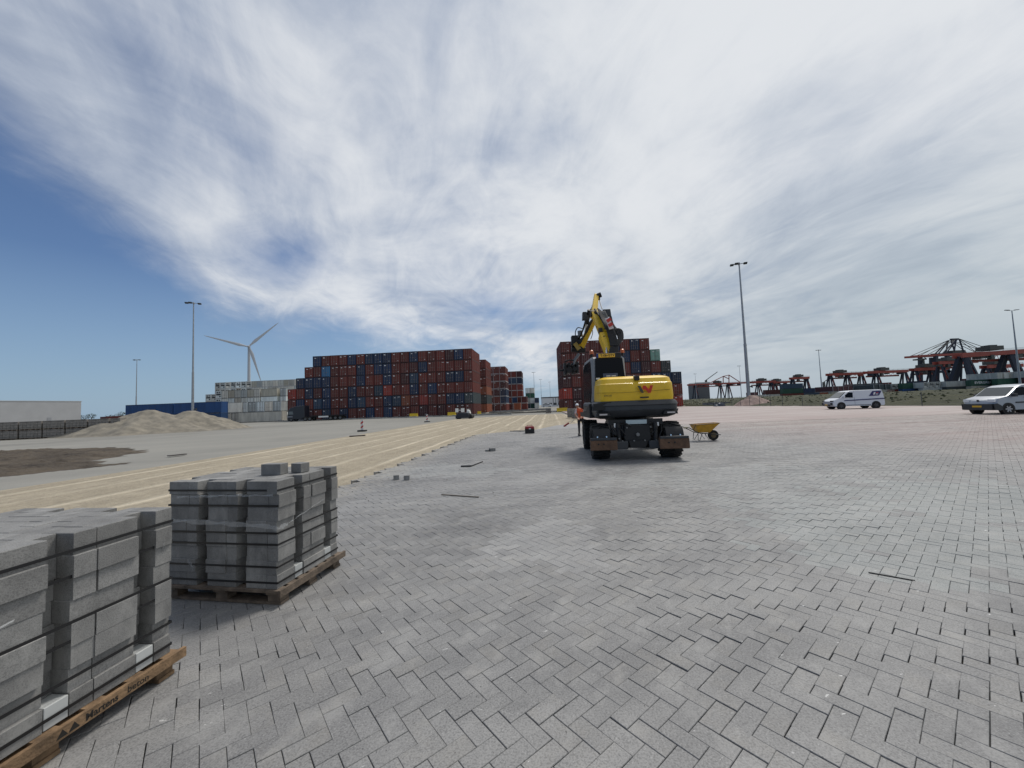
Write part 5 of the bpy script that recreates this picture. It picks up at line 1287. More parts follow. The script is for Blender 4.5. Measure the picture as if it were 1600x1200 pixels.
mb = MB(); mb.prism([(-1.24, 1.42), (-.78, 1.44), (-.66, 1.56), (-.70, 1.66), (-1.2, 1.62)], 'y', -1.70, -1.60, .01); mb.build('side_recess', BLK, ex)
sh = lambda p: [(x * .91 + .07, y) for x, y in p]
vs, fs = loft([(1.678, sh(O(1.16, -1.71, -.35, .20))), (1.80, sh(O(1.17, -1.735, -.35, .20))), (2.17, sh(O(1.15, -1.715, -.35, .20))), (2.19, sh(O(1.13, -1.69, -.35, .20))), (2.32, sh(O(1.115, -1.63, -.4, .22))), (2.375, sh(O(1.04, -1.52, -.45, .24))), (2.40, sh(O(.93, -1.38, -.5, .24)))], .10)
hood = MB().add(vs, fs).build('engine_hood', YLW, ex, smooth=True, autos=24)
mb = MB(); mb.tube([(-1.10, -1.675, 1.93), (-.4, -1.738, 1.91), (.4, -1.738, 1.93), (1.0, -1.675, 1.96)], .006, 5); mb.build('panel_seam', mat('seam_shadow', (.16, .1, .01), .7), hood)
mb = MB(); mb.box(.02, .16, -1.66, -1.50, 2.255, 2.385); mb.build('hood_latch', BLK, hood, bevel=.01)
mb = MB(); mb.box(.12, .36, -1.755, -1.72, 1.735, 1.775); mb.build('hood_handle', BLK, hood)
LG = mat('logo_dark_grey', (.06, .055, .03), .5); LR = mat('logo_red', (.55, .03, .012), .45)
def flat_poly(name, pts, y, m_, parent, th=.004):
    mb = MB(); mb.prism(pts, 'y', y - th, y); return mb.build(name, m_, parent)
flat_poly('logo', [(.06, 2.09), (.145, 2.09), (.235, 1.90), (.19, 1.875), (.155, 1.895)], -1.735, LG, hood)
flat_poly('logo', [(.20, 2.03), (.225, 2.09), (.29, 2.09), (.375, 1.975), (.425, 2.09), (.505, 2.095), (.43, 1.88), (.355, 1.875), (.275, 1.985), (.235, 1.96)], -1.735, LR, hood)
text_mesh('lettering', 'EW100', .075, LG, hood, Matrix.Translation((-.78, -1.715, 1.84)) @ Matrix.Rotation(math.radians(-6), 4, 'Z') @ Matrix.Rotation(PI / 2, 4, 'X'), .002)
mb = MB(); mb.box(.10, 1.16, -.34, 1.28, 1.742, 2.16); mb.build('side_box', GRY, ex, bevel=.04)
# cab
cx0, cx1 = -1.02, .03
sp0 = [(-.62, 1.745), (-.66, 2.45), (-.56, 3.06), (-.40, 3.13), (.75, 3.12), (1.05, 2.96), (1.28, 2.2), (1.25, 1.5), (1.0, 1.30), (.2, 1.30), (-.35, 1.5)]
sp = [(y * 1.28 if y > 0 else y, z) for y, z in sp0]
def ring(poly, t):
    cx = sum(p[0] for p in poly) / len(poly); cy = sum(p[1] for p in poly) / len(poly)
    return [(cx + (x - cx) * t, cy + (y - cy) * t) for x, y in poly]
mb = MB(); mb.prism(sp, 'x', cx0, cx1, .05); cab = mb.build('cab', LGR, ex, bevel=.015)
lg = [(-.40, 2.1), (-.46, 2.55), (-.42, 2.92), (-.30, 3.02), (.70, 3.00), (.98, 2.86), (1.18, 2.2), (1.16, 1.60), (.95, 1.42), (.55, 1.45), (-.2, 1.75)]
lg = [(y * 1.28 if y > 0 else y, z) for y, z in lg]
mb = MB(); mb.prism(lg, 'x', cx0 - .012, cx0 + .03, .01); mb.build('side_window', GLS, cab)
mb = MB(); mb.add([(cx0 + .10, -.67, 2.16), (cx1 - .04, -.67, 2.16), (cx1 - .05, -.70, 2.45), (cx1 - .08, -.60, 3.04), (cx0 + .12, -.60, 3.04), (cx0 + .08, -.70, 2.45)], [(0, 1, 2, 5), (5, 2, 3, 4)])
rw = mb.build('rear_window', GLS, cab)
mb = MB(); mb.add([(-.70, -.716, 2.42), (-.24, -.716, 2.42), (-.24, -.716, 2.56), (-.70, -.716, 2.56)], [(0, 1, 2, 3)]); st = mb.build('sticker', mat('blue_sticker', (.05, .07, .13), .5), rw)
for k in range(2): mb = MB(); mb.box(-.60 + k * .16, -.47 + k * .17, -.728, -.72, 2.465, 2.49); mb.build('sticker_line', PLAC, st)
mb = MB(); mb.box(-.86, -.08, -.60, -.50, 3.05, 3.22); mb.build('roof_bar', BLK, cab, bevel=.01)
mb = MB(); mb.box(-.80, -.28, -.645, -.63, 3.075, 3.195); npl = mb.build('number_plate', mat('yellow_plate', (.70, .42, .03), .4), cab, bevel=.004)
text_mesh('lettering', 'T-06-GTV', .105, BLK, npl, Matrix.Translation((-.52, -.647, 3.135)) @ Matrix.Rotation(PI / 2, 4, 'X'), .001, True)
mb = MB(); mb.box(-.86, -.803, -.645, -.625, 3.075, 3.195); mb.build('plate_edge', mat('plate_blue', (.01, .03, .2), .4), npl)
for x in (-.98, .0):
    mb = MB(); mb.tube([(x, -.45, 3.12), (x, -.45, 3.22)], .04, 8); mb.build('beacon_mount', BLK, cab)
    mb = MB(); mb.tube([(x, -.45, 3.22), (x, -.45, 3.32), (x, -.45, 3.35)], [.07, .065, .03], 12); mb.build('beacon', mat('orange_beacon', (.5, .12, .03), .3), cab, smooth=True)
mb = MB(); mb.box(-.92, -.80, -.73, -.71, 2.38, 2.43); mb.build('work_lamp', PLAC, cab)
mb = MB(); mb.tube([(.0, -.66, 2.32), (.06, -.7, 2.45), (.2, -.66, 2.42), (.28, -.6, 2.33)], .035, 8); mb.build('exhaust_cover', BLK, ex, smooth=True)
mb = MB(); mb.tube([(cx0 - .03, -.36, 1.5), (cx0 - .07, -.36, 1.95), (cx0 - .03, -.36, 2.05)], .018, 6); mb.build('grab_handle', BLK, cab)
mb = MB(); mb.prism([(-.75, 1.18), (1.5, 1.18), (1.55, 1.33), (.2, 1.36), (-.70, 1.62)], 'x', cx0 - .16, cx0 + .2, .02); mb.build('cab_step', BLK, cab)
# boom: points measured on the photograph at their own distances
A, B_, C_, D_, F_2 = Q(952, 553, 13.4), Q(944.5, 523, 13.7), Q(929, 490, 14.3), Q(931.5, 461.5, 14.9), Q(908.5, 540, 15.9)
def plate(mb, a, b, w, h, w2=None, h2=None, up=(0, 1, 0)): mb.beam(a, b, w, h, up, w2, h2)
mb = MB(); plate(mb, A, B_, .26, .28, .42, .44); plate(mb, B_, C_, .30, .38, .24, .3); 
boom = mb.build('boom', YLW, ex, bevel=.02)
flat = B_ + Vector((0, -.26, -.22))
mb = MB(); mb.add([flat + Vector((-.10, 0, .14)), flat + Vector((-.03, 0, .14)), flat + Vector((.03, 0, -.12)), flat + Vector((-.02, 0, -.12))], [(0, 1, 2, 3)]); mb.build('logo', LG, boom)
mb = MB(); mb.add([flat + Vector((-.02, 0, .10)), flat + Vector((.06, 0, .14)), flat + Vector((.12, 0, -.10)), flat + Vector((.04, 0, -.12))], [(0, 1, 2, 3)]); mb.build('logo', LR, boom)
mb = MB(); plate(mb, C_ + Vector((-.04, 0, -.12)), D_, .23, .26, .17, .2); mb.build('upper_boom', YLW, ex, bevel=.02)
mb = MB(); plate(mb, D_ + Vector((0, .1, -.75)), F_2, .20, .3, .27, .34); stick = mb.build('stick', YLW, ex, bevel=.02)
mb = MB(); mb.tube([D_ + Vector((.02, -.05, -.05)), D_ + Vector((.18, -.08, .0))], .10, 10); mb.build('pivot_pin', BLK, ex, smooth=True); mb = MB(); mb.tube([C_ + Vector((-.16, 0, 0)), C_ + Vector((.16, 0, 0))], .13, 12); mb.build('pivot_pin', BLK, ex, smooth=True); mb = MB(); mb.tube([B_ + Vector((-.22, -.1, .12)), B_ + Vector((-.1, -.1, .12))], .12, 12); mb.build('pivot_pin', BLK, ex, smooth=True)
def cyl(a, b, r, nm='boom_cylinder', split=.55, m1=BLK):
    mid = a.lerp(b, split); mb = MB(); mb.tube([a, mid], r, 10); o = mb.build(nm, m1, ex, smooth=True); mb = MB(); mb.tube([mid, b], r * .5, 8); mb.build('rod', CHR, o, smooth=True)
cyl(Q(941, 500, 14.0), Q(949, 555, 13.2), .075, split=.45); cyl(Q(930, 488, 14.2), Q(939, 522, 13.8), .09, split=.7)
cyl(Q(935, 464, 14.9), Q(941, 483, 14.4), .045, 'link_cylinder', .2)
cyl(Q(921, 484, 14.8), Q(914, 520, 15.4), .08, 'stick_cylinder', .6)
mb = MB(); plate(mb, Q(941, 489, 13.9), Q(951, 515, 13.6), .22, .24, .26, .28); mb.build('valve_block', mat('valve_grey', (.10, .10, .095), .6, nscale=14, namt=.7), ex, bevel=.03)
pa, pb = Q(949, 497, 13.4), Q(955.5, 514, 13.25); mb = MB(); plate(mb, pa, pb, .16, .04); hz = mb.build('warning_board', mat('beacon_white', (.62, .60, .58), .5), ex)
for k in range(2): mb = MB(); q0 = pa.lerp(pb, .12 + k * .42); q1 = pa.lerp(pb, .34 + k * .42); mb.beam(q0 + Vector((-.015, -.095, 0)), q1 + Vector((.015, -.095, 0)), .165, .02, up=(0, 1, 0)); mb.build('warning_stripe', mat('beacon_red', (.45, .03, .02), .5), hz)
for (x, y, Y, w, h) in [(950, 489, 13.9, .20, .26), (944.5, 488, 14.0, .16, .2), (913.5, 494, 14.9, .2, .32), (917, 497, 14.9, .14, .22)]:
    c_ = Q(x, y, Y); mb = MB(); mb.box(c_.x - w / 2, c_.x + w / 2, c_.y - .1, c_.y + .12, c_.z - h / 2, c_.z + h / 2, taper=.8); mb.build('work_light', GRY, ex, bevel=.02)
rh = random.Random(12)
def hose(pts, r=.022):
    P = [Q(*p) for p in pts]; out = []
    for i in range(len(P) - 1):
        p0 = P[max(i - 1, 0)]; p1 = P[i]; p2 = P[i + 1]; p3 = P[min(i + 2, len(P) - 1)]
        for k in range(6):
            t = k / 6; out.append(.5 * ((2 * p1) + (-p0 + p2) * t + (2 * p0 - 5 * p1 + 4 * p2 - p3) * t * t + (-p0 + 3 * p1 - 3 * p2 + p3) * t ** 3))
    out.append(P[-1]); mb = MB(); mb.tube(out, r, 7); mb.build('hose', BLK, ex, smooth=True)
for k in range(12):
    j = lambda s: rh.uniform(-s, s)
    hose([(954 + j(1), 497 + j(3), 13.8), (956 + k * .5, 512, 13.6), (962 + j(3) + k, 518 + j(2), 13.5), (966 + k * .6, 530, 13.4), (962 + j(3), 543, 13.3), (958 + j(4), 553, 13.3)], .032)
for k in range(5): hose([(957 + k, 520 + k, 13.5), (965, 514 + k * .8, 13.5), (972 - k * .3, 518, 13.5), (971 - k, 529, 13.4), (966 - k, 540, 13.3), (961 + k, 551, 13.3)], .035)
for k in range(7): hose([(927 + rh.uniform(-2, 2), 478, 14.7), (932 + k * 1.2, 487 + k, 14.1), (938 + k * 1.1, 497 + k, 13.9), (943 + k, 508 + k, 13.8), (948 + k, 517, 13.6)], .024)
for k in range(7): hose([(926 - k * .5, 478 + k, 14.8), (921 - k * .8, 490 + k, 15.0), (916 - k * .6, 503 + k, 15.3), (911 - k * .5, 516 + k, 15.5), (905 - k * .6, 530, 15.8)], .024)
for k in range(8): hose([(934 + k * 1.1, 482 + k * .8, 13.9), (939 + k * 1.2, 496 + k * .6, 13.6), (945 + k * 1.3, 508 + k * .3, 13.4), (950 + k * 1.6, 522, 13.3), (954 + k * 1.6, 540, 13.2), (952 + k * 1.8, 552, 13.1)], .024)
for k in range(6): hose([(929 - k * .7, 494 + k, 14.6), (923 - k * .6, 506, 15.0), (915 - k * .7, 522 + k, 15.4), (903 + k * .6, 533 + k, 15.6)], .022)
hose([(911, 514, 15.6), (903, 512, 15.7), (899, 519, 15.8), (900, 528, 15.9)], .02); hose([(924, 508, 15.2), (926, 520, 15.3), (923, 530, 15.5)], .014)
mb = MB(); mb.tube([Q(906, 517, 15.7), Q(907, 526, 15.7)], .10, 10); mb.build('accumulator', STEEL, ex, smooth=True)
# tiltrotator and clamp
mb = MB(); c_ = Q(902, 536, 15.9); mb.tube([c_ + Vector((-.24, 0, .1)), c_ + Vector((.16, 0, .0))], .17, 12); mb.box(c_.x - .24, c_.x + .02, c_.y - .18, c_.y + .18, c_.z - .12, c_.z + .30)
c2 = Q(905, 549, 15.9); mb.beam(c_ + Vector((.05, 0, -.1)), c2, .26, .3); mb.tube([c2 + Vector((-.32, 0, .12)), c2 + Vector((.25, 0, .05))], .13, 10); tr = mb.build('tilt_rotator', BLK, ex, bevel=.015)
mb = MB(); mb.beam(Q(898, 536, 15.7), Q(905, 546, 15.7), .10, .16); mb.build('link_plate', mat('dirty_yellow', (.32, .22, .05), .6), ex)
mb = MB(); mb.beam(c2 + Vector((0, 0, -.1)), Q(896, 565, 16.0), .10); mb.build('hanger', STEEL, ex)
g0 = Q(893, 577, 16.0)
mb = MB()
mb.box(g0.x - .30, g0.x + .28, g0.y - .12, g0.y + .12, g0.z + .08, g0.z + .20)
for xx, hh in ((-.28, .24), (-.12, .16), (.06, .22), (.22, .18)): mb.box(g0.x + xx - .045, g0.x + xx + .045, g0.y - .28, g0.y + .28, g0.z - hh, g0.z + .26)
mb.tube([g0 + Vector((-.12, -.34, -.06)), g0 + Vector((-.12, .3, -.06))], .12, 12); mb.tube([g0 + Vector((.1, -.34, -.02)), g0 + Vector((.1, .3, -.02))], .09, 12)
mb.tube([g0 + Vector((-.3, -.2, .3)), g0 + Vector((-.1, -.3, .36)), g0 + Vector((.1, -.25, .34)), g0 + Vector((.3, -.2, .2))], .03, 6); mb.tube([g0 + Vector((-.2, -.3, .2)), g0 + Vector((.0, -.38, .1)), g0 + Vector((.2, -.3, .22))], .025, 6)
mb.beam(g0 + Vector((-.3, 0, -.03)), g0 + Vector((-.52, 0, -.03)), .08); mb.build('paver_clamp', BLK, ex, bevel=.012)
mb = MB(); mb.tube([g0 + Vector((.08, -.3, .15)), g0 + Vector((.12, -.3, .35))], .045, 8); mb.build('clamp_valve', STEEL, ex)

# ---------------------------------------------------------------- wheelbarrow
wp = G(1102, 688.5, 0); wb = empty('wheelbarrow', (wp.x, wp.y, 0), -.05, 'yellow wheelbarrow standing right of the excavator, wheel to the right', 'wheelbarrow')
WY = mat('barrow_yellow', (.50, .26, .015), .5, nscale=5, namt=.25)
s = wp.y / 600
def wl(x, y, dy=0): return Vector(((x - 1102) * s, dy, (690 - y) * s - .02))
top = [wl(1084, 663.8, -.30), wl(1122, 662.3, -.22), wl(1122, 662.3, .22), wl(1084, 663.8, .30)]
bot = [wl(1089, 675.5, -.19), wl(1107, 676.5, -.15), wl(1107, 676.5, .15), wl(1089, 675.5, .19)]
tin = [p + (Vector((sum(q.x for q in top) / 4, 0, p.z)) - p) * .05 for p in top]; bin_ = [p + Vector((0, 0, .02)) for p in bot]
mb = MB().add(top + bot + tin + bin_, [(0, 1, 5, 4), (1, 2, 6, 5), (2, 3, 7, 6), (3, 0, 4, 7), (4, 5, 6, 7), (8, 12, 13, 9), (9, 13, 14, 10), (10, 14, 15, 11), (11, 15, 12, 8), (12, 15, 14, 13), (0, 8, 9, 1), (1, 9, 10, 2), (2, 10, 11, 3), (3, 11, 8, 0)])
mb.build('tray', WY, wb, bevel=.008)
mb = MB()
for i in range(4): mb.tube([top[i], top[(i + 1) % 4]], .014, 8)
mb.build('tray_rim', mat('barrow_rim', (.12, .08, .03), .5), wb)
DKS = mat('dark_tube_steel', (.03, .035, .038), .45, .3)
for q in (-1, 1):
    mb = MB(); mb.tube([wl(1066, 667.5, q * .30), wl(1074, 667.6, q * .29), wl(1089, 676.3, q * .2), wl(1108, 678.8, q * .15), wl(1124, 680.5, q * .1)], .016, 8); mb.build('frame_tube', DKS, wb, smooth=True)
    mb = MB(); mb.tube([wl(1088.5, 676, q * .2), wl(1087.5, 687.5, q * .24), wl(1089.5, 688, q * .24), wl(1095.5, 677, q * .18)], .012, 6); mb.build('leg', DKS, wb)
    mb = MB(); mb.tube([wl(1098, 677, q * .2), wl(1104.5, 687.5, q * .2), wl(1107, 678, q * .18)], .012, 6); mb.build('leg', DKS, wb)
    mb = MB(); mb.tube([wl(1066, 667.5, q * .30), wl(1072, 667.5, q * .295)], .022, 8); mb.build('grip', mat('grip_rubber', (.12, .11, .03), .7), wb)
mb = MB(); mb.tube([wl(1081.5, 671.3, -.25), wl(1084, 664.5, -.28)], .01, 6); mb.build('brace', DKS, wb)
mb = MB(); c_ = wl(1114.5, 681.3, 0); n = 20; prof = [(-.03, .10), (-.05, .14), (-.048, .185), (-.02, .205), (.02, .205), (.048, .185), (.05, .14), (.03, .10)]
vs = []; k = len(prof)
for i in range(n):
    a = 2 * PI * i / n
    for yy, r_ in prof: vs.append((c_.x + r_ * math.cos(a), yy, .206 + r_ * math.sin(a)))
fs = [(i * k + j, i * k + j + 1, ((i + 1) % n) * k + j + 1, ((i + 1) % n) * k + j) for i in range(n) for j in range(k - 1)]
o = MB().add(vs, fs).build('wheel', TYR, wb, smooth=True); mb = MB(); mb.tube([(c_.x, -.045, .206), (c_.x, .045, .206)], .105, 14); mb.build('rim', mat('barrow_rim', (.12, .08, .03), .5), o)

# ---------------------------------------------------------------- vans
def car_wheel(parent, x, y, r, w, spokes, rimcol):
    mb = MB(); vs = []; prof = [(-w / 2, r * .66), (-w / 2, r * .9), (-w * .38, r), (w * .38, r), (w / 2, r * .9), (w / 2, r * .66)]; n = 26; k = len(prof)
    def lathe(prof, n):
        k = len(prof); vs = [(rr_ * math.cos(2 * PI * i / n), yy, rr_ * math.sin(2 * PI * i / n)) for i in range(n) for yy, rr_ in prof]
        return vs, [(i * k + j, i * k + j + 1, ((i + 1) % n) * k + j + 1, ((i + 1) % n) * k + j) for i in range(n) for j in range(k - 1)]
    o = MB().add(*lathe(prof, n)).build('wheel', TYR, parent, smooth=True, loc=(x, y, r))
    s = 1 if y > 0 else -1; mb = MB(); mb.add(*lathe([(0, .01), (0, r * .66), (s * w * .42, r * .68)], 20)); 
    for q in range(spokes):
        a = 2 * PI * q / spokes; mb.beam((math.cos(a) * .03, s * w * .38, math.sin(a) * .03), (math.cos(a) * r * .62, s * w * .40, math.sin(a) * r * .62), .05, r * .22, up=(-math.sin(a), 0, math.cos(a)))
    mb.tube([(0, s * w * .2, 0), (0, s * w * .44, 0)], r * .16, 10); mb.build('rim', rimcol, o); return o
def van(name, label, loc, rz, prof, W, wheels, r, paint, belt, windows, ws, darkparts, spokes, rimcol, taper=.13):
    """prof: closed side outline (x forward, z up); belt: height above which the sides lean in"""
    t = empty(name, loc, rz, label, 'van'); cxm = sum(p[0] for p in prof) / len(prof); czm = sum(p[1] for p in prof) / len(prof)
    zmax = max(p[1] for p in prof)
    def side(z): return W / 2 - max(0, z - belt) * taper
    sl = [(-1, .955), (-.93, .985), (-.8, 1), (0, 1.0), (.8, 1), (.93, .985), (1, .955)]; vs = []; k = len(prof)
    for u, sc in sl:
        for x, z in prof:
            xx = cxm + (x - cxm) * (1 - (1 - sc) * .55) - (.12 * u ** 4 if x > 2.0 else 0) + (.04 * u ** 4 if x < -2 else 0)
            zz = czm + (z - czm) * (1 - (1 - sc) * (.9 if z > czm else .0)); vs.append((xx, u * side(z), zz))
    m = len(sl); fs = [(i * k + j, i * k + (j + 1) % k, (i + 1) * k + (j + 1) % k, (i + 1) * k + j) for i in range(m - 1) for j in range(k)]
    fs += [tuple(range(k)), tuple((m - 1) * k + j for j in reversed(range(k)))]
    body = MB().add(vs, fs).build('body', paint, t, smooth=True, autos=32)
    def panel(nm, poly, m_, s, off=.008, parent=None):
        mb = MB(); n = len(poly); vv = [(x, s * (side(z) + off), z) for x, z in poly] + [(x, s * (side(z) - .03), z) for x, z in poly]
        mb.add(vv, [tuple(range(n)), tuple(range(2 * n - 1, n - 1, -1))] + [(i, (i + 1) % n, n + (i + 1) % n, n + i) for i in range(n)]); return mb.build(nm, m_, parent or t)
    for nm, poly, m_, sides in windows:
        for s in sides: panel(nm, poly, m_, s)
    (xb, zb), (xt, zt) = ws; d = Vector((xt - xb, 0, zt - zb)).normalized(); nrm = Vector((d.z, 0, -d.x)) if d.z > 0 else Vector((-d.z, 0, d.x))
    nrm = Vector((abs(d.z), 0, abs(d.x))); vv = [Vector((xb, q * (side(zb) - .10), zb)) + nrm * .012 for q in (-1, 1)] + [Vector((xt, q * (side(zt) - .10), zt)) + nrm * .012 for q in (1, -1)]
    vv += [v - nrm * .05 for v in vv]; MB().add(vv, [(0, 1, 2, 3), (7, 6, 5, 4), (0, 4, 5, 1), (1, 5, 6, 2), (2, 6, 7, 3), (3, 7, 4, 0)]).build('windscreen', mat('windscreen_glass', (.05, .06, .065), .06), t)
    for nm, box, m_ in darkparts:
        mb = MB(); mb.box(*box); mb.build(nm, m_, t, bevel=.02)
    for x in wheels:
        for q in (-1, 1):
            mb = MB(); mb.tube([(x, q * (W / 2 - .22), r * 1.02), (x, q * (W / 2 + .004), r * 1.02)], r * 1.17, 24); mb.build('wheel_arch', BLK, t)
            car_wheel(t, x, q * (W / 2 - .095), r, .22, spokes, rimcol)
    return t, panel
WP = mat('white_van_paint', (.66, .68, .71), .3, coat=.5); SP = mat('silver_van_paint', (.36, .38, .41), .35, .25, coat=.5)
HL = mat('headlamp_glass', (.75, .78, .8), .1); DPL = mat('dark_bumper_plastic', (.035, .038, .042), .6); NBL = mat('stripe_navy', (.015, .012, .10), .4); YPL = mat('yellow_plate', (.70, .42, .03), .4)
pf, pr = G(1314, 639.3, 0), G(1369.5, 637.6, 0); ang = math.atan2(pf.y - pr.y, pf.x - pr.x); mid = (pf + pr) / 2
prof = [(2.60, .30), (2.70, .42), (2.72, .62), (2.66, .86), (2.45, 1.02), (1.80, 1.20), (1.05, 1.80), (.75, 1.90), (.2, 1.93), (-2.35, 1.93), (-2.55, 1.86), (-2.66, 1.3), (-2.72, .62), (-2.70, .40), (-2.60, .30)]
wb_ = (pf - pr).length; fw, rw_ = wb_ / 2, -wb_ / 2; k_ = wb_ / 3.45; prof = [(x * k_ * .97, z) for x, z in prof]
nv_ = Vector((-math.sin(ang), math.cos(ang), 0))
vt, pnl = van('delivery_van', 'white panel van with dark blue side stripe and slanted blue emblem at the rear', tuple(mid - nv_ * .88), ang, prof, 1.92, (fw * .98, rw_ * .98), .34, WP, 1.1,
    [('side_window', [(1.52 * k_, 1.20), (.50 * k_, 1.18), (.45 * k_, 1.70), (.85 * k_, 1.74)], GLS, (1, -1)),
     ('stripe', [(1.35 * k_, .84), (-2.5 * k_, .93), (-2.5 * k_, 1.03), (1.35 * k_, .93)], NBL, (1, -1)),
     ('sill', [(1.2 * k_, .36), (-1.2 * k_, .36), (-1.2 * k_, .42), (1.2 * k_, .42)], DPL, (1, -1)),
     ('emblem_panel', [(-1.1 * k_, 1.28), (-2.05 * k_, 1.30), (-2.38 * k_, 1.80), (-1.48 * k_, 1.78)], NBL, (1, -1)),
     ('door_seam', [(.34 * k_, .45), (.33 * k_, .45), (.33 * k_, 1.82), (.34 * k_, 1.82)], DPL, (1, -1))],
    ((1.83 * k_, 1.20), (1.08 * k_, 1.78)),
    [('grille', (2.60 * k_, 2.665 * k_, -.6, .6, .66, .74), DPL), ('lower_grille', (2.62 * k_, 2.675 * k_, -.62, .62, .36, .54), DPL), ('headlamp', (2.38 * k_, 2.60 * k_, .58, .93, .80, .92), DPL), ('headlamp', (2.38 * k_, 2.60 * k_, -.93, -.58, .80, .92), DPL),
     ('fog_lamp_pod', (2.5 * k_, 2.66 * k_, .70, .90, .42, .70), DPL), ('fog_lamp_pod', (2.5 * k_, 2.66 * k_, -.90, -.70, .42, .70), DPL), ('number_plate', (2.66 * k_, 2.70 * k_, -.26, .26, .42, .53), YPL), ('mirror', (1.35 * k_, 1.50 * k_, .94, 1.14, 1.18, 1.36), WP), ('mirror', (1.35 * k_, 1.50 * k_, -1.14, -.94, 1.18, 1.36), WP)],
    5, mat('dark_alloy', (.09, .09, .095), .4, .5))
pnl('emblem', [(-1.50 * k_, 1.40), (-1.62 * k_, 1.40), (-1.78 * k_, 1.66), (-1.60 * k_, 1.66)], PLAC, 1, .016)
pnl('emblem', [(-1.72 * k_, 1.42), (-1.98 * k_, 1.42), (-1.98 * k_, 1.48), (-1.75 * k_, 1.48)], PLAC, 1, .016); pnl('emblem', [(-1.80 * k_, 1.52), (-2.05 * k_, 1.60), (-1.96 * k_, 1.66), (-1.82 * k_, 1.62)], mat('emblem_red', (.4, .05, .06), .5), 1, .016)
pf = G(1562, 647.6, 0); ang = ang * .0 + PI - .05; fwd = Vector((math.cos(ang), math.sin(ang), 0)); nv_ = Vector((-math.sin(ang), math.cos(ang), 0))
prof = [(2.02, .26), (2.10, .42), (2.11, .64), (2.03, .86), (1.86, .97), (1.30, 1.12), (.62, 1.66), (.30, 1.77), (-.3, 1.82), (-1.85, 1.80), (-2.00, 1.68), (-2.10, .9), (-2.10, .4), (-2.0, .28)]
mid = pf - fwd * 1.30 - nv_ * .82 + Vector((.5, 0, 0))
kt, pnl = van('small_van', 'small silver delivery van with dark front bumper, cut off by the right edge', tuple(mid), ang, prof, 1.80, (1.30, -1.38), .32, SP, 1.0,
    [('side_window', [(1.05, 1.12), (.16, 1.14), (.12, 1.56), (.28, 1.64), (.62, 1.60)], GLS, (1, -1)),
     ('side_moulding', [(.85, .66), (-.95, .68), (-.95, .76), (.85, .74)], DPL, (1, -1)),
     ('front_bumper', [(2.08, .28), (1.66, .26), (1.66, .52), (1.92, .68), (2.10, .66)], DPL, (1, -1)),
     ('door_seam', [(.04, .35), (.03, .35), (.03, 1.65), (.04, 1.65)], DPL, (1, -1))],
    ((1.30, 1.125), (.66, 1.64)),
    [('front_bumper', (1.86, 2.145, -.80, .80, .27, .66), DPL), ('headlamp', (1.80, 2.05, .50, .84, .76, .94), HL), ('headlamp', (1.80, 2.05, -.84, -.50, .76, .94), HL), ('number_plate', (2.14, 2.155, -.26, .26, .44, .55), YPL), ('emblem', (2.03, 2.075, -.06, .06, .78, .92), DPL),
     ('mirror', (.92, 1.08, .90, 1.10, 1.06, 1.26), DPL), ('mirror', (.92, 1.08, -1.10, -.90, 1.06, 1.26), DPL), ('door_handle', (.15, .35, .90, .925, .98, 1.02), DPL)], 6, mat('silver_hubcap', (.45, .45, .46), .4, .3))

# ---------------------------------------------------------------- dark lorry with low trailer, lorry at lane end, tracked machine
LB = mat('dark_lorry_paint', (.010, .012, .020), .4, coat=.3)
p = G(470, 657.0, -.1); Z = 97.0; t = empty('lorry', (PX(468, Z), Z, -.1), 0, 'dark lorry with empty low trailer parked before the left end of the long stack', 'lorry')
mb = MB(); mb.prism([(-2.6, .5), (-2.6, 1.5), (-2.3, 2.6), (-1.9, 3.35), (-.5, 3.75), (1.7, 3.9), (1.75, .9), (1.0, .5)], 'y', -1.25, 1.25, .1); cabo = mb.build('cab', LB, t)
mb = MB(); mb.prism([(-2.28, 1.75), (-2.12, 2.5), (-1.2, 2.5), (-1.0, 1.75)], 'y', -1.262, -1.2); mb.build('side_window', mat('lorry_window', (.12, .14, .15), .1), cabo)
mb = MB(); mb.box(-2.45, -1.2, -1.27, -1.2, 1.05, 1.35); mb.build('side_stripe', mat('grey_stripe', (.2, .21, .24), .5), cabo)
mb = MB(); mb.box(-1.0, 10.8, -.5, .5, .75, 1.05); mb.build('chassis', BLK, t)
mb = MB(); mb.box(3.2, 11.2, -1.2, 1.2, 1.10, 1.30); mb.build('trailer_deck', BLK, t)
mb = MB(); mb.box(5.2, 7.7, -1.24, -1.2, .75, 1.12); mb.build('side_board', PLAC, t)
for x in (-1.6, 1.9, 3.0, 8.2, 9.4, 10.6):
    for s in (-1, 1): car_wheel(t, x, s * 1.08, .5, .3, 4, STEEL)
Z = 300; t = empty('lorry', (PX(868, Z), Z, -.1), 0, 'white lorry with stake bed far off at the end of the lane', 'lorry')
mb = MB(); mb.prism([(6.0, .6), (8.3, .6), (8.3, 1.9), (8.0, 3.1), (6.0, 3.3)], 'y', -1.2, 1.2, .08); mb.build('cab', mat('white_lorry', (.6, .62, .64), .4), t)
mb = MB(); mb.box(6.8, 7.9, -1.22, -1.15, 1.9, 2.7); mb.build('side_window', GLS, t)
mb = MB(); mb.box(-7, 6, -1.2, 1.2, 1.1, 1.5); mb.build('load_bed', mat('bed_grey', (.2, .21, .22), .6), t)
for x in (-2.5, -.5, 1.4): mb = MB(); mb.beam((x, -1, 1.5), (x, -1, 7.5 + x * .3), .4); mb.build('stake', GRY, t)
for x in (-6, -4.8, 5, 7.2):
    for s in (-1, 1): car_wheel(t, x, s * 1.05, .5, .3, 4, STEEL)
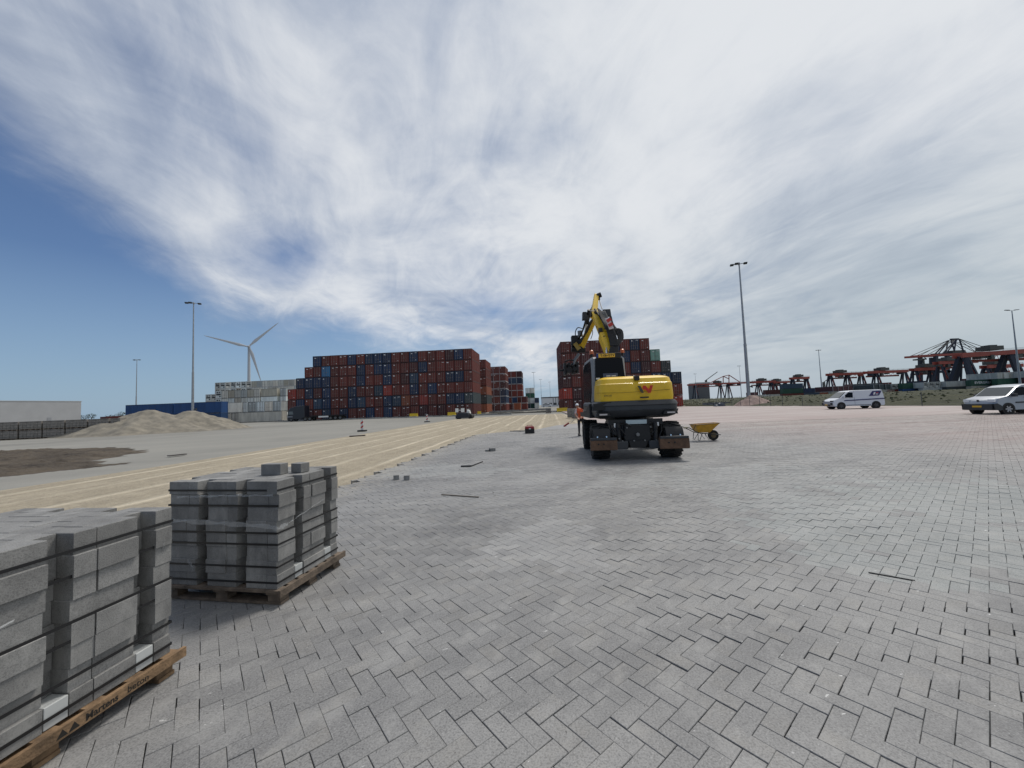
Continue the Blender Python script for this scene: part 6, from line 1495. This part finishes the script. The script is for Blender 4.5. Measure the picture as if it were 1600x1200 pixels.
Z = 285; t = empty('parked_van', (PX(853.5, Z), Z, -.1), 0, 'pale vehicle far off in the lane left of the stake lorry', 'van')
mb = MB(); mb.prism([(-4, .5), (-4, 2.3), (-1, 2.5), (2.6, 2.4), (3.6, 1.3), (3.8, .5)], 'y', -1, 1, .08); mb.build('body', mat('white_lorry', (.6, .62, .64), .4), t)
mb = MB(); mb.box(-3.4, 1.8, -1.02, -.95, 1.4, 2.0); mb.build('side_window', GLS, t)
for x in (-2.6, 2.2):
    for s in (-1, 1): car_wheel(t, x, s * .9, .42, .25, 4, STEEL)
p = G(725, 654.3, -.1); t = empty('screeding_machine', (p.x, p.y, -.1), -.1, 'low dark machine with two white panels on top at the sand bed edge', 'construction machine'); s = p.y / 600
mb = MB(); mb.prism([(-1.2, .12), (1.05, .12), (1.15, .45), (.9, .95), (-.5, 1.0), (-1.15, .55)], 'y', -.9, 1.2, .08); mb.build('body', mat('dark_machine_paint', (.014, .017, .026), .5), t)
for s_ in (-1, 1):
    mb = MB(); mb.tube([(s_ * 1.0 + .15, -.8, .36), (s_ * 1.0 + .15, 1.1, .36)], .36, 16); mb.build('roller', TYR, t, smooth=True)
for x0, x1 in ((-1.22, -.72), (-.28, .26)): mb = MB(); mb.box(x0, x1, -.75, -.68, 1.10, 1.72); mb.build('white_panel', PLAC, t)
mb = MB(); mb.box(-.72, -.28, -.74, -.70, 1.38, 1.46); mb.build('crossbar', PLAC, t)
mb = MB(); mb.beam((-.95, -.6, .9), (-.95, -.6, 1.15), .08); mb.beam((.0, -.6, .9), (.0, -.6, 1.15), .08); mb.build('panel_post', STEEL, t)
mb = MB(); mb.prism([(.55, .85), (1.1, .85), (1.0, 1.35), (.6, 1.45)], 'y', -.4, .5, .05); mb.build('engine_cover', PLAC, t)
mb = MB(); mb.tube([(.5, 0, 1.0), (.5, 0, 1.62), (1.05, 0, 1.62), (1.05, 0, 1.0)], .04, 6); mb.build('roll_bar', STEEL, t)

# ---------------------------------------------------------------- worker
fp_ = Vector((3.44, 19.75, 0)); t = empty('person', fp_, 0, 'person in an orange vest and black trousers bending forward beside the excavator', 'person')
V_ = [(.02, 0, .90, .135, .12), (.0, -.03, 1.05, .13, .105), (-.04, -.08, 1.2, .14, .11), (-.09, -.14, 1.34, .12, .095), (-.13, -.18, 1.42, .055, .055), (-.155, -.21, 1.47, .055, .055),
      (.09, -.10, 1.33, .065, .06), (.15, -.2, 1.12, .047, .045), (.04, -.36, 1.0, .038, .036), (-.02, -.42, .97, .03, .022),
      (-.24, -.16, 1.31, .065, .06), (-.31, -.28, 1.1, .047, .045), (-.24, -.44, .96, .038, .036), (-.2, -.5, .92, .03, .022),
      (.11, .0, .80, .095, .09), (.14, -.03, .47, .065, .062), (.15, .06, .10, .045, .045), (.14, -.12, .045, .038, .032),
      (-.09, .02, .80, .095, .09), (-.11, -.09, .47, .065, .062), (-.10, .02, .10, .045, .045), (-.13, -.16, .045, .038, .032)]
E_ = [(0, 1), (1, 2), (2, 3), (3, 4), (4, 5), (3, 6), (6, 7), (7, 8), (8, 9), (3, 10), (10, 11), (11, 12), (12, 13), (0, 14), (14, 15), (15, 16), (16, 17), (0, 18), (18, 19), (19, 20), (20, 21)]
me = bpy.data.meshes.new('body_skel'); me.from_pydata([v[:3] for v in V_], E_, []); o = bpy.data.objects.new('body_skel', me); COL.objects.link(o)
sk = o.modifiers.new('skin', 'SKIN'); 
for i, v in enumerate(V_): me.skin_vertices[0].data[i].radius = v[3:5]
me.skin_vertices[0].data[0].use_root = True; sb = o.modifiers.new('sub', 'SUBSURF'); sb.levels = 2; sb.render_levels = 2
dg = bpy.context.evaluated_depsgraph_get(); bmesh_me = bpy.data.meshes.new_from_object(o.evaluated_get(dg)); bpy.data.objects.remove(o)
bb = bpy.data.objects.new('body', bmesh_me); COL.objects.link(bb); bb.parent = t
SKN = mat('skin', (.42, .22, .15), .6); ORG = mat('orange_vest', (.62, .10, .03), .7, nscale=8, namt=.2); TRS = mat('black_trousers', (.014, .014, .017), .85); WSH = mat('pale_pink_shirt', (.50, .40, .40), .8)
bmesh_me.materials.clear()
for m_ in (TRS, ORG, SKN, WSH): bmesh_me.materials.append(m_)
for pl in bmesh_me.polygons:
    c_ = pl.center
    arm = (c_.x > .115 or c_.x < -.2 or c_.y < -.30) and c_.z > .88
    pl.material_index = 0 if c_.z < .90 and not arm else (2 if arm and c_.z < 1.16 else (3 if arm else (2 if c_.z > 1.41 else 1)))
    pl.use_smooth = True
# head with face, cap, and fingers
mb = MB(); hc = Vector((-.19, -.26, 1.53)); vs = []; n1, n2 = 14, 10
for i in range(n2 + 1):
    ph = PI * i / n2
    for j in range(n1):
        th = 2 * PI * j / n1; x, y, z = .078 * math.sin(ph) * math.cos(th), .098 * math.sin(ph) * math.sin(th), .115 * math.cos(ph)
        if z < -.03: x *= 1 + z * 3.0
        if z < -.03 and y < 0: y *= 1 - z * .6
        vs.append(hc + Vector((x, y - .02 * (z < -.04), z)))
mb.add(vs, [(i * n1 + j, i * n1 + (j + 1) % n1, (i + 1) * n1 + (j + 1) % n1, (i + 1) * n1 + j) for i in range(n2) for j in range(n1)])
mb.prism([(hc.y - .095, hc.z + .01), (hc.y - .125, hc.z - .03), (hc.y - .09, hc.z - .035)], 'x', hc.x - .013, hc.x + .013)
for q in (-1, 1): mb.box(hc.x + q * .078 - .01, hc.x + q * .078 + .01, hc.y - .02, hc.y + .02, hc.z - .03, hc.z + .03)
hd = mb.build('head', SKN, bb, smooth=True)
for q in (-1, 1): mb = MB(); mb.tube([hc + Vector((q * .03, -.088, .005)), hc + Vector((q * .03, -.1, .005))], .012, 8); mb.build('eye', BLK, hd)
mb = MB(); mb.box(hc.x - .025, hc.x + .025, hc.y - .104, hc.y - .09, hc.z - .062, hc.z - .054); mb.build('mouth', mat('lips', (.25, .08, .07), .6), hd)
vs = []; n2 = 6
for i in range(n2 + 1):
    ph = PI * .5 * i / n2
    for j in range(n1): th = 2 * PI * j / n1; vs.append(hc + Vector((.09 * math.sin(ph) * math.cos(th), .11 * math.sin(ph) * math.sin(th) + .004, .03 + .10 * math.cos(ph))))
mb = MB().add(vs, [(i * n1 + j, i * n1 + (j + 1) % n1, (i + 1) * n1 + (j + 1) % n1, (i + 1) * n1 + j) for i in range(n2) for j in range(n1)]); mb.prism([(hc.x - .06, hc.z + .03), (hc.x + .06, hc.z + .03), (hc.x + .06, hc.z + .04), (hc.x - .06, hc.z + .04)], 'y', hc.y - .18, hc.y - .08)
mb.build('cap', mat('white_cap', (.7, .7, .72), .7), bb, smooth=True)
for w_, d_, s_ in ((Vector((-.02, -.42, .97)), Vector((-.35, -.7, -.35)).normalized(), 1), (Vector((-.2, -.5, .92)), Vector((.1, -.8, -.4)).normalized(), -1)):
    sd_ = d_.cross(Vector((0, 0, 1))).normalized(); dn = Vector((0, 0, -1)); mb = MB(); mb.beam(w_ - d_ * .01, w_ + d_ * .075, .075, .03, w2=.08)
    for k, (off, ln) in enumerate(((-.03, .062), (-.01, .072), (.011, .068), (.031, .052))):
        a0 = w_ + d_ * .07 + sd_ * off; a1 = a0 + d_ * ln * .5 + dn * .008; a2 = a1 + (d_ + dn).normalized() * ln * .5; mb.tube([a0, a1, a2], [.009, .008, .007], 6)
    a0 = w_ + d_ * .02 + sd_ * .035 * s_; mb.tube([a0, a0 + sd_ * .03 * s_ + d_ * .02, a0 + sd_ * .035 * s_ + d_ * .05 + dn * .01], [.011, .010, .008], 6); mb.build('hand', SKN, bb)
for x, y, yy in ((.145, -.03, 0), (-.115, -.07, 0)):
    mb = MB(); mb.prism([(y - .17, .0), (y + .13, .0), (y + .13, .10), (y + .02, .13), (y - .15, .07)], 'x', x - .05, x + .05, .012); mb.build('shoe', BLK, bb)

# ---------------------------------------------------------------- the farthest containers beyond the largest 290 become one mass
def merge_small(keep):
    cs = [o for o in COL.objects if o.get('category') == 'container' and o.get('kind') != 'stuff']
    def area(o):
        zr = abs(math.sin(o.rotation_euler.z)); L = max(v[1] for v in o.bound_box); w = CW * (1 - zr) + L * zr
        vis = 0.35 if ('behind' in o.get('label', '') and 'third column' in o.get('label', '')) else 1
        return vis * w / (o.location.y ** 2)
    cs.sort(key=area, reverse=True); rest = [o for o in cs[keep:] if not any('lettering' in c.name for c in o.children)]
    V, F, MI, CL = [], [], [], []
    mats_ = [CONTM, GALV, RUB, DARKM, PLAC, CONTF]; idx = {m.name: i for i, m in enumerate(mats_)}; idx[CONT.name] = 0
    n = 0
    for o in rest:
        for q, M_ in [(o, o.matrix_basis)] + [(c, o.matrix_basis @ c.matrix_basis) for c in o.children]:
            me = q.data; k = len(me.vertices); co = np.empty(k * 3); me.vertices.foreach_get('co', co); co = co.reshape(-1, 3)
            A = np.array(M_); V.append(co @ A[:3, :3].T + A[:3, 3]); CL.append(np.tile(np.array(o.color), (k, 1)))
            for p in me.polygons: F.append([v + n for v in p.vertices]); MI.append(idx.get(me.materials[p.material_index].name, 0))
            n += k
    me = bpy.data.meshes.new('distant_containers'); me.from_pydata(np.concatenate(V).tolist(), [], F)
    for m in mats_: me.materials.append(m)
    me.polygons.foreach_set('material_index', MI); ca = me.color_attributes.new('paint', 'FLOAT_COLOR', 'POINT'); ca.data.foreach_set('color', np.concatenate(CL).reshape(-1))
    ob = bpy.data.objects.new('distant_containers', me); COL.objects.link(ob); tag(ob, 'smallest and farthest stacked containers, mostly white and grey', 'container', kind='stuff')
    for o in rest:
        for c in list(o.children): bpy.data.objects.remove(c)
        bpy.data.objects.remove(o)
    m0 = bpy.data.objects.get('container_mass')
    print('merged', len(rest))
CONTM = CONT.copy(); CONTM.name = 'container_paint_mass'; _nt = CONTM.node_tree
_oi = [n for n in _nt.nodes if n.type == 'OBJECT_INFO'][0]; _at = _nt.nodes.new('ShaderNodeAttribute'); _at.attribute_name = 'paint'
for l in list(_oi.outputs['Color'].links): _nt.links.new(_at.outputs['Color'], l.to_socket)
bpy.context.view_layer.update()
merge_small(290)
